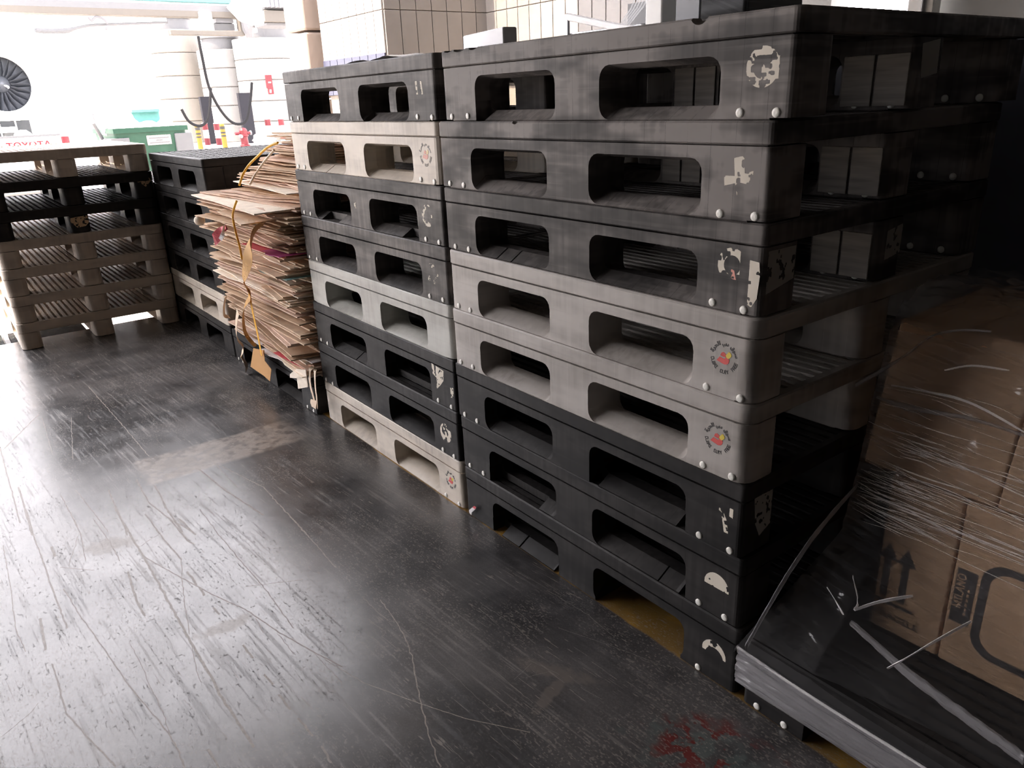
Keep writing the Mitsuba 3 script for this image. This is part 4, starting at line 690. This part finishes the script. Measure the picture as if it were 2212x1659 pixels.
# round white columns of the boarding bridge
XC = -43.0
for k, (pa, pb, top, mat, lab) in enumerate([(527, 662, 78, 'column_white', 'tall white ringed column with a red fire sign'), (441, 545, 104, 'column_white', 'white ringed column in the middle behind the bollards'), (330, 441, 60, 'column_cream', 'pale cream ringed column on the left of the three')]):
    X = XC - 2.5 * k; a, b = at(pa, top, x=X), at(pb, top, x=X); r = (b[1] - a[1]) / 2; cy = (a[1] + b[1]) / 2; t = thing('bridge_column', lab, 'column'); H = a[2] - GZ; n = 5
    for j in range(n):
        h0, h1 = GZ + H * j / n, GZ + H * (j + 1) / n - 0.03
        part(t, 'drum', lathe([(0, 0), (r - 0.04, 0), (r, 0.04), (r, h1 - h0 - 0.02), (r - 0.02, h1 - h0), (0, h1 - h0)], 40), mat, T().translate([X - r, cy, h0]))
    part(t, 'core', lathe([(0, 0), (r - 0.06, 0), (r - 0.06, H - 0.02), (0, H - 0.02)], 32), 'beam_beige', T().translate([X - r, cy, GZ]))
    part(t, 'neck', lathe([(0, 0), (r * 0.72, 0), (r * 0.72, 0.55), (r * 0.8, 0.58), (r * 0.8, 0.7), (0, 0.7)], 32), 'galvanised', T().translate([X - r, cy, GZ + H]))
    if k == 0:
        fs = thing('fire_sign', 'red fire point sign on the tall white column', 'sign'); q0 = at(582, 176, x=X + 0.03)
        part(fs, 'plate', obox(573, 162, 590, 190, X + 0.06, 0.1, 0.004), 'red_paint'); part(fs, 'plate', obox(579, 188, 592, 203, X + 0.06, 0.1, 0.004), 'red_paint')
        part(fs, 'symbol', obox(579, 176, 586, 179, X + 0.07, 0.02, 0.002), 'white_paint'); part(fs, 'symbol', obox(582, 193, 587, 200, X + 0.07, 0.02, 0.002), 'white_paint')
for (pa, pb, ya, yb, X, lab) in [(528, 551, 200, 292, -42.7, 'dark grey rubber guard leaning on the tall white column'), (449, 468, 208, 312, -44.9, 'dark grey rubber guard leaning on the middle white column')]:
    a = at((pa + pb) / 2, yb, x=X); b = at((pa + pb) / 2, ya, x=X); w = (pb - pa) / FPX * 46
    one('rubber_guard', rbox(X - 0.2, X + 0.1, a[1] - w / 2, a[1] + w / 2, GZ, b[2], r=0.03), 'pad_grey', lab, 'guard')
for pts, lab in [([(428, 78), (436, 120), (452, 190), (478, 240), (505, 266), (530, 262), (540, 225), (544, 178)], 'long black hose hanging in a loop from the beige frame'), ([(392, 236), (408, 262), (430, 272), (446, 262), (453, 235), (455, 190)], 'short black hose hanging in a loop over the left column')]:
    one('hose', tube(smooth_path([at(a, b, x=-36.97) for a, b in pts], 6), 0.06, 10), 'rubber', lab, 'hose', smooth=True)
# overhead boarding bridge
bb = thing('bridge_beam', 'long beige beam of the boarding bridge along the top edge', 'beam'); part(bb, 'web', obox(-60, 13, 522, 24, -37.5, 0.5), 'beam_beige'); part(bb, 'upper_flange', obox(-60, 9, 522, 13, -37.3, 0.7, 0.01), 'galvanised'); part(bb, 'lower_flange', obox(-60, 23.5, 522, 26, -37.3, 0.7, 0.01), 'beam_beige')
one('bridge_glazing', obox(-60, -25, 500, 8, -37.8, 0.3), 'cyan_paint', 'cyan tinted glazing strip above the beige beam', 'glazing')
fr_ = thing('service_gantry', 'rectangular cream steel frame hanging under the bridge beam', 'frame'); part(fr_, 'rail', obox(368, 64, 530, 77, -37.0, 0.4), 'beam_beige'); part(fr_, 'upright', obox(513, 22, 530, 70, -37.0, 0.4), 'beam_beige'); part(fr_, 'upright', obox(430, 24, 463, 66, -37.1, 0.3), 'white_paint'); part(fr_, 'cabinet', obox(464, 26, 505, 50, -37.6, 0.8), 'corrugated', label='corrugated white cabinet'); part(fr_, 'plate', obox(462, 50, 508, 66, -37.6, 0.6), 'galvanised')
br = thing('bridge_bracket', 'white angled bracket box beside the beige frame', 'bracket'); part(br, 'box', obox(541, -10, 571, 52, -36.2, 0.6), 'white_paint'); part(br, 'arm', tube([at(498, 8, x=-36.8), at(522, 34, x=-36.8), at(545, 52, x=-36.8)], [0.25, 0.25, 0.2], 10), 'white_paint'); part(br, 'hinge', tube([at(528, 44, x=-36.9), at(536, 62, x=-36.9), at(540, 80, x=-36.9)], [0.18, 0.28, 0.16], 10), 'steel_dark'); part(br, 'lamp', obox(541, 60, 557, 70, -36.8, 0.3), 'white_foam')
bc = thing('bridge_cabin', 'white corrugated bridge cabin above the tall column', 'cabin'); part(bc, 'shell', obox(570, -30, 644, 17, -38.2, 2.0), 'corrugated'); part(bc, 'floor_band', obox(570, 21, 644, 48, -38.4, 1.8), 'beam_beige'); part(bc, 'gap', obox(571, 16, 643, 22, -38.6, 1.6), 'steel_dark'); part(bc, 'under_tray', obox(575, 48, 640, 56, -38.7, 1.6), 'steel_dark')
for k in range(8):
    yy = at(574 + k * 9, 0, x=-38.2)[1]; part(bc, 'rib', bx(-38.2, -38.14, yy, yy + 0.05, at(574, 16, x=-38.2)[2], at(574, -30, x=-38.2)[2]), 'corrugated')
wg = thing('bridge_canopy', 'white canopy under the beam, its shaded lower edge painted as a dark strip', 'canopy'); part(wg, 'shell', obox(100, 25, 365, 50, -40, 2.5, 0.3), 'white_paint')
part(wg, 'shade_strip', tube(smooth_path([at(a, b, x=-37.6) for a, b in [(74, 62), (86, 66), (140, 66), (165, 60), (200, 54), (280, 51), (362, 48)]], 5), np.interp(np.linspace(0, 1, 31), [0, 0.1, 0.35, 0.5, 1], [0.02, 0.09, 0.10, 0.06, 0.04]), 8), 'galvanised')  # dark tube drawn where the canopy edge is only in shade
one('hanging_cable', tube(smooth_path([at(a, b, x=-37.4) for a, b in [(190, 36), (198, 44), (207, 36), (222, 40), (232, 52), (229, 64)]], 6), 0.045, 8), 'steel_dark', 'short black cable hooked over the canopy edge', 'cable', smooth=True)
# aircraft engine
ec = at(4, 181, x=-33); en = thing('aircraft_engine', 'large aircraft engine seen from the front at the left edge', 'engine'); RE = 0.93
EM = T().translate(ec.tolist()) @ T().rotate([0, 1, 0], 90)
part(en, 'cowl', lathe([(RE, -0.5), (RE - 0.02, -0.05), (RE + 0.05, 0.10), (RE + 0.16, 0.05), (RE + 0.26, -0.3), (RE + 0.3, -1.2), (RE + 0.2, -2.6), (RE - 0.2, -3.6), (RE - 0.4, -3.6), (RE - 0.3, -0.6)], 48), 'white_paint', EM)
part(en, 'back_plate', lathe([(0, -0.62), (RE + 0.02, -0.62), (RE + 0.02, -0.58), (0, -0.58)], 40), 'fan_blade', EM)
bl = [];  nb = 22
def blade(u, v):
    r = 0.28 + (RE - 0.31) * v; w = 0.10 + 0.10 * v; tw = 0.9 + 0.5 * v; s = (u - 0.5) * 2 * w; return np.stack([r, s * np.cos(tw) + 0.08 * v, -0.35 + s * np.sin(tw)], -1)
bp = mikit.ply(sheet(blade, 5, 9), None, smooth=True)
for k in range(nb): part(en, 'fan_blade', bp, 'fan_blade', EM @ T().rotate([0, 0, 1], 360 * k / nb))
part(en, 'spinner', lathe([(0, 0.10), (0.06, 0.07), (0.16, -0.08), (0.27, -0.32), (0.29, -0.45), (0, -0.45)], 28), 'fan_blade', EM)
part(en, 'spinner_mark', tube([(0.05 + 0.10 * s, 0.05 + 0.13 * math.sin(2.2 * s), 0.075 - 0.18 * s) for s in np.linspace(0, 1, 8)], [0.02, 0.035, 0.04, 0.04, 0.035, 0.03, 0.02, 0.012], 6), 'white_foam', EM, label='white swirl mark')
wing = thing('aircraft_wing', 'white aircraft wing carrying the engine', 'wing'); part(wing, 'panel', rbox(ec[0] - 8, ec[0] - 1.6, ec[1] - 16, ec[1] + 1.5, ec[2] + 1.42, ec[2] + 1.8, r=0.2, b=0.1), 'white_paint'); part(wing, 'pylon', rbox(ec[0] - 5, ec[0] - 1.2, ec[1] - 0.2, ec[1] + 0.2, ec[2] + 1.21, ec[2] + 1.45, r=0.1), 'white_paint')
# pickup truck, seen from behind
tk = thing('pickup_truck', 'white pickup truck seen from behind above the left pallet stack', 'pickup truck'); o_ = at(62, 310, x=-20.5)
KB = T().translate([-20.5, float(o_[1]), GZ]) @ T().rotate([0, 0, 1], 7)
def kp(n, m, mat, **k): return part(tk, n, m, mat, KB, **k)
kp('bed', cat(rbox(-2.3, -0.06, -0.875, -0.80, 0.55, 1.36, r=0.03), rbox(-2.3, -0.06, 0.80, 0.875, 0.55, 1.36, r=0.03), rbox(-2.3, -0.06, -0.80, 0.80, 0.55, 0.75, r=0.03)), 'white_paint')
kp('tailgate', rbox(-0.06, 0, -0.68, 0.68, 0.66, 1.36, r=0.02), 'white_paint'); kp('tailgate_rail', rbox(-0.09, 0.004, -0.70, 0.70, 1.355, 1.40, r=0.015), 'galvanised', label='grey top rail'); kp('handle', rbox(0, 0.02, -0.12, 0.12, 1.24, 1.27, r=0.005, b=0.002), 'steel_dark')
for s in (-1, 1): kp('tail_lamp', rbox(-0.10, 0.012, s * 0.79 - 0.085, s * 0.79 + 0.085, 1.08, 1.33, r=0.03), 'lamp_red')
kp('bumper', rbox(-0.1, 0.12, -0.86, 0.86, 0.42, 0.60, r=0.03), 'steel'); kp('cab', cat(rbox(-4.2, -2.32, -0.86, 0.86, 0.5, 1.30, r=0.08), rbox(-3.6, -2.36, -0.78, 0.78, 1.72, 1.80, r=0.12), *[rbox(-2.44, -2.34, s * 0.74 - 0.05, s * 0.74 + 0.05, 1.28, 1.74, r=0.03) for s in (-1, 1)], *[rbox(-3.7, -3.6, s * 0.74 - 0.05, s * 0.74 + 0.05, 1.28, 1.74, r=0.03) for s in (-1, 1)]), 'white_paint')
kp('hood', rbox(-5.3, -4.15, -0.84, 0.84, 0.5, 1.15, r=0.1), 'white_paint'); kp('rear_window', rbox(-2.40, -2.38, -0.70, 0.70, 1.32, 1.72, r=0.04, b=0.004), 'glass_dark')
for y in (-0.36, 0.0, 0.36): kp('guard_bar', rbox(-2.36, -2.33, y - 0.018, y + 0.018, 1.28, 1.76, r=0.008), 'white_paint')
kp('guard_bar', rbox(-2.35, -2.33, -0.36, 0.36, 1.44, 1.58, r=0.02), 'white_foam'); kp('wheel', cat(*[trimesh.Trimesh(*(lambda c: (c.vertices @ np.array([[1, 0, 0], [0, 0, 1], [0, -1, 0]]).T + [x, y, 0.36], c.faces))(trimesh.creation.cylinder(0.36, 0.24, sections=24)), process=False) for x in (-1.0, -4.3) for y in (-0.72, 0.72)]), 'rubber')
tx = text_mesh('TOYOTA', 0.115, 0.01, bold=True); b_ = tx.bounds; tx.apply_translation((-(b_[0][0] + b_[1][0]) / 2, 0, 0)); tx.apply_scale([0.92 / (b_[1][0] - b_[0][0]), 1, 1])
part(tk, 'lettering', tx, 'lamp_red', KB @ T().translate([0.0, 0, 1.14]) @ RIGHT, label='dark red tailgate lettering', smooth=False)
one('red_canister', lathe([(0, 0), (0.11, 0), (0.12, 0.02), (0.12, 0.42), (0.08, 0.5), (0.03, 0.52), (0.03, 0.58), (0, 0.58)], 20), 'red_paint', 'red gas canister standing in the pickup bed', 'canister', tw=KB @ T().translate([-1.6, -0.62, 0.76]) @ T().scale([1, 1, 1.45]))
one('plastic_bag', trimesh.Trimesh(*(lambda s: (s.vertices * (1 + 0.35 * (nfbm(s.vertices * 3, 3, 5) - 0.5))[:, None] * [0.2, 0.2, 0.17], s.faces))(trimesh.creation.icosphere(4, 1.0)), process=False), 'bag_white', 'white plastic bag lying in the pickup bed', 'bag', tw=KB @ T().translate([-1.9, 0.36, 1.33]), smooth=True)
# green dumpster
XD = -14.4; d0, d1 = at(240, 281, x=XD), at(406, 273, x=XD); dm = thing('dumpster', 'green wheeled dumpster filled with white bags behind the left stacks', 'dumpster'); w = d1[1] - d0[1]; zr = d0[2] + 0.02
DB = T().translate([XD, float((d0[1] + d1[1]) / 2), GZ]) @ T().rotate([0, 0, 1], 6); hr = zr - GZ
def taper(o): return loft([rrect(0.44, w / 2 * 0.80, 0.05), rrect(0.56, w / 2 * 0.97, 0.06)], [0.2, hr - 0.06])
V, F = taper(0); m_ = solid(V - [0.56, 0, 0], F); V2, F2 = loft([rrect(0.41, w / 2 * 0.77, 0.05), rrect(0.53, w / 2 * 0.94, 0.06)], [0.24, hr]); m_ = m_ - solid(V2 - [0.56, 0, 0], F2)
part(dm, 'body', m_, 'green_paint', DB); rim = mbx(-1.14, 0.03, -w / 2, w / 2, hr - 0.08, hr) - mbx(-1.08, -0.03, -w / 2 + 0.05, w / 2 - 0.05, hr - 0.1, hr + 0.1); part(dm, 'rim', rim, 'green_paint', DB)
part(dm, 'lid', rbox(-1.2, -1.14, 0.06, w / 2 - 0.03, hr - 0.02, hr + 0.27, r=0.03), 'teal_plastic', DB, label='raised teal lid'); part(dm, 'lid', rbox(-1.18, -1.05, 0.08, w / 2 - 0.05, hr + 0.25, hr + 0.30, r=0.02), 'teal_plastic', DB, label='raised teal lid')
for s in (-1, 1): part(dm, 'side_pocket', rbox(-0.6, 0.02, s * w / 2 * 0.86 - 0.16, s * w / 2 * 0.86 + 0.16, hr - 0.62, hr - 0.16 if s < 0 else hr - 0.13, r=0.02), 'galvanised', DB, label='grey lifting pocket')
part(dm, 'arm', tube([(-0.3, -w / 2 - 0.1, hr - 0.16), (-0.2, -w / 2 - 0.22, hr + 0.1), (-0.3, -w / 2 - 0.18, hr + 0.25)], 0.03), 'galvanised', DB); part(dm, 'latch', rbox(-0.3, -0.1, -w / 2 - 0.22, -w / 2 - 0.02, hr - 0.30, hr - 0.18, r=0.03), 'steel_dark', DB)
for (y0, y1, z0, z1) in ((-0.10, 0.33, hr - 0.31, hr - 0.14), (-0.10, 0.28, hr - 0.66, hr - 0.44)):
    part(dm, 'sign_plate', rbox(-0.02, -0.005 if z1 > hr - 0.2 else -0.03, y0, y1, z0, z1, r=0.004, b=0.002), 'column_white', DB, label='white sign plate')
for k in range(3): part(dm, 'sign_line', bx(-0.006, -0.002, -0.06 + (0.12 if k == 1 else 0), 0.29 - (0.12 if k == 1 else 0), hr - 0.20 - k * 0.04, hr - 0.18 - k * 0.04), 'steel_dark', DB)
for s in (-1, 1): part(dm, 'wheel', trimesh.Trimesh(*(lambda c: (c.vertices @ np.array([[1, 0, 0], [0, 0, 1], [0, -1, 0]]).T + [-0.15, s * 0.45, 0.1], c.faces))(trimesh.creation.cylinder(0.1, 0.06, sections=18)), process=False), 'rubber', DB)
def bag(sx, sy, sz, seed):
    s = trimesh.creation.icosphere(4, 1.0); v = s.vertices * (1 + 0.5 * (nfbm(s.vertices * 2.2 + seed, 4, seed) - 0.5))[:, None] * [sx, sy, sz]; return trimesh.Trimesh(v, s.faces, process=False)
for k, (x, y, z, sx, sy, sz, lab) in enumerate([(-0.5, -0.36, 0.04, 0.36, 0.32, 0.26, 'big white rubbish bag on the left of the dumpster'), (-0.5, 0.14, -0.06, 0.36, 0.20, 0.16, 'white rubbish bag in the middle of the dumpster'), (-0.45, 0.43, -0.03, 0.3, 0.13, 0.17, 'white rubbish bag on the right of the dumpster')]):
    one('rubbish_bag', bag(sx, sy, sz, 3 + k), 'bag_white', lab, 'bag', tw=DB @ T().translate([x, y, hr + z]), smooth=True)
# bollards, hydrant
def bollard(px, py, kind, lab, X=None):
    p = at(px, py, z=GZ); t = thing('bollard', lab, 'bollard'); B = T().translate([float(p[0]), float(p[1]), GZ]); s = -(p[0] - 1) / 40; r, H = 0.115 * s, 1.12 * s
    if kind == 'y':
        part(t, 'post', lathe([(0, 0), (r, 0), (r, H - 0.03), (r - 0.03, H), (0, H)], 20), 'yellow_paint', B)
        for z0, z1 in ((0.78, 0.90), (0.60, 0.67), (0.47, 0.53)): part(t, 'black_band', lathe([(0, z0 * H), (r + 0.006, z0 * H), (r + 0.006, z1 * H), (0, z1 * H)], 20), 'black_paint', B)
    else:
        part(t, 'post', lathe([(0, 0), (r * 1.15, 0), (r * 1.15, H - 0.03), (r, H), (0, H)], 20), 'white_paint', B)
        for z0, z1 in ((0.70, 0.96), (0.08, 0.36)): part(t, 'red_band', lathe([(0, z0 * H), (r * 1.2, z0 * H), (r * 1.2, z1 * H), (0, z1 * H)], 20), 'red_paint', B)
bollard(434, 322, 'y', 'yellow bollard with black bands, left of the two'); bollard(450, 317, 'r', 'red and white bollard beside the left yellow one'); bollard(475, 317, 'r', 'red and white bollard left of the right yellow one'); bollard(487, 319, 'y', 'yellow bollard with black bands, right of the two')
bollard(584, 306, 'r', 'red and white bollard below the red fire sign'); bollard(613, 305, 'r', 'red and white bollard nearest the middle pallet stack')
hp = at(530, 316, z=GZ); hy = thing('fire_hydrant', 'red fire hydrant at the foot of the tall white column', 'hydrant'); B = T().translate([float(hp[0]), float(hp[1]), GZ]) @ T().scale([1.02] * 3)
part(hy, 'barrel', lathe([(0, 0), (0.24, 0), (0.24, 0.06), (0.19, 0.1), (0.18, 0.45), (0.24, 0.48), (0.24, 0.54), (0.19, 0.57), (0.2, 0.75), (0.13, 0.86), (0, 0.88)], 20), 'red_paint', B); part(hy, 'outlet', tube([(0, -0.42, 0.62), (0, 0.36, 0.62)], 0.07, 12), 'red_paint', B); part(hy, 'cap', tube([(0, 0.32, 0.62), (0, 0.40, 0.62)], 0.11, 12), 'steel_dark', B); part(hy, 'cap', tube([(0.1, -0.2, 0.5), (0.3, -0.22, 0.48)], 0.09, 12), 'steel_dark', B)
one('rubbish_bag', bag(0.5, 0.5, 0.42, 19), 'bag_white', 'white bag lying on the ground beside the fire hydrant', 'bag', tw=T().translate([float(hp[0]) + 1.1, float(hp[1]) + 0.62, GZ + 0.30]), smooth=True)
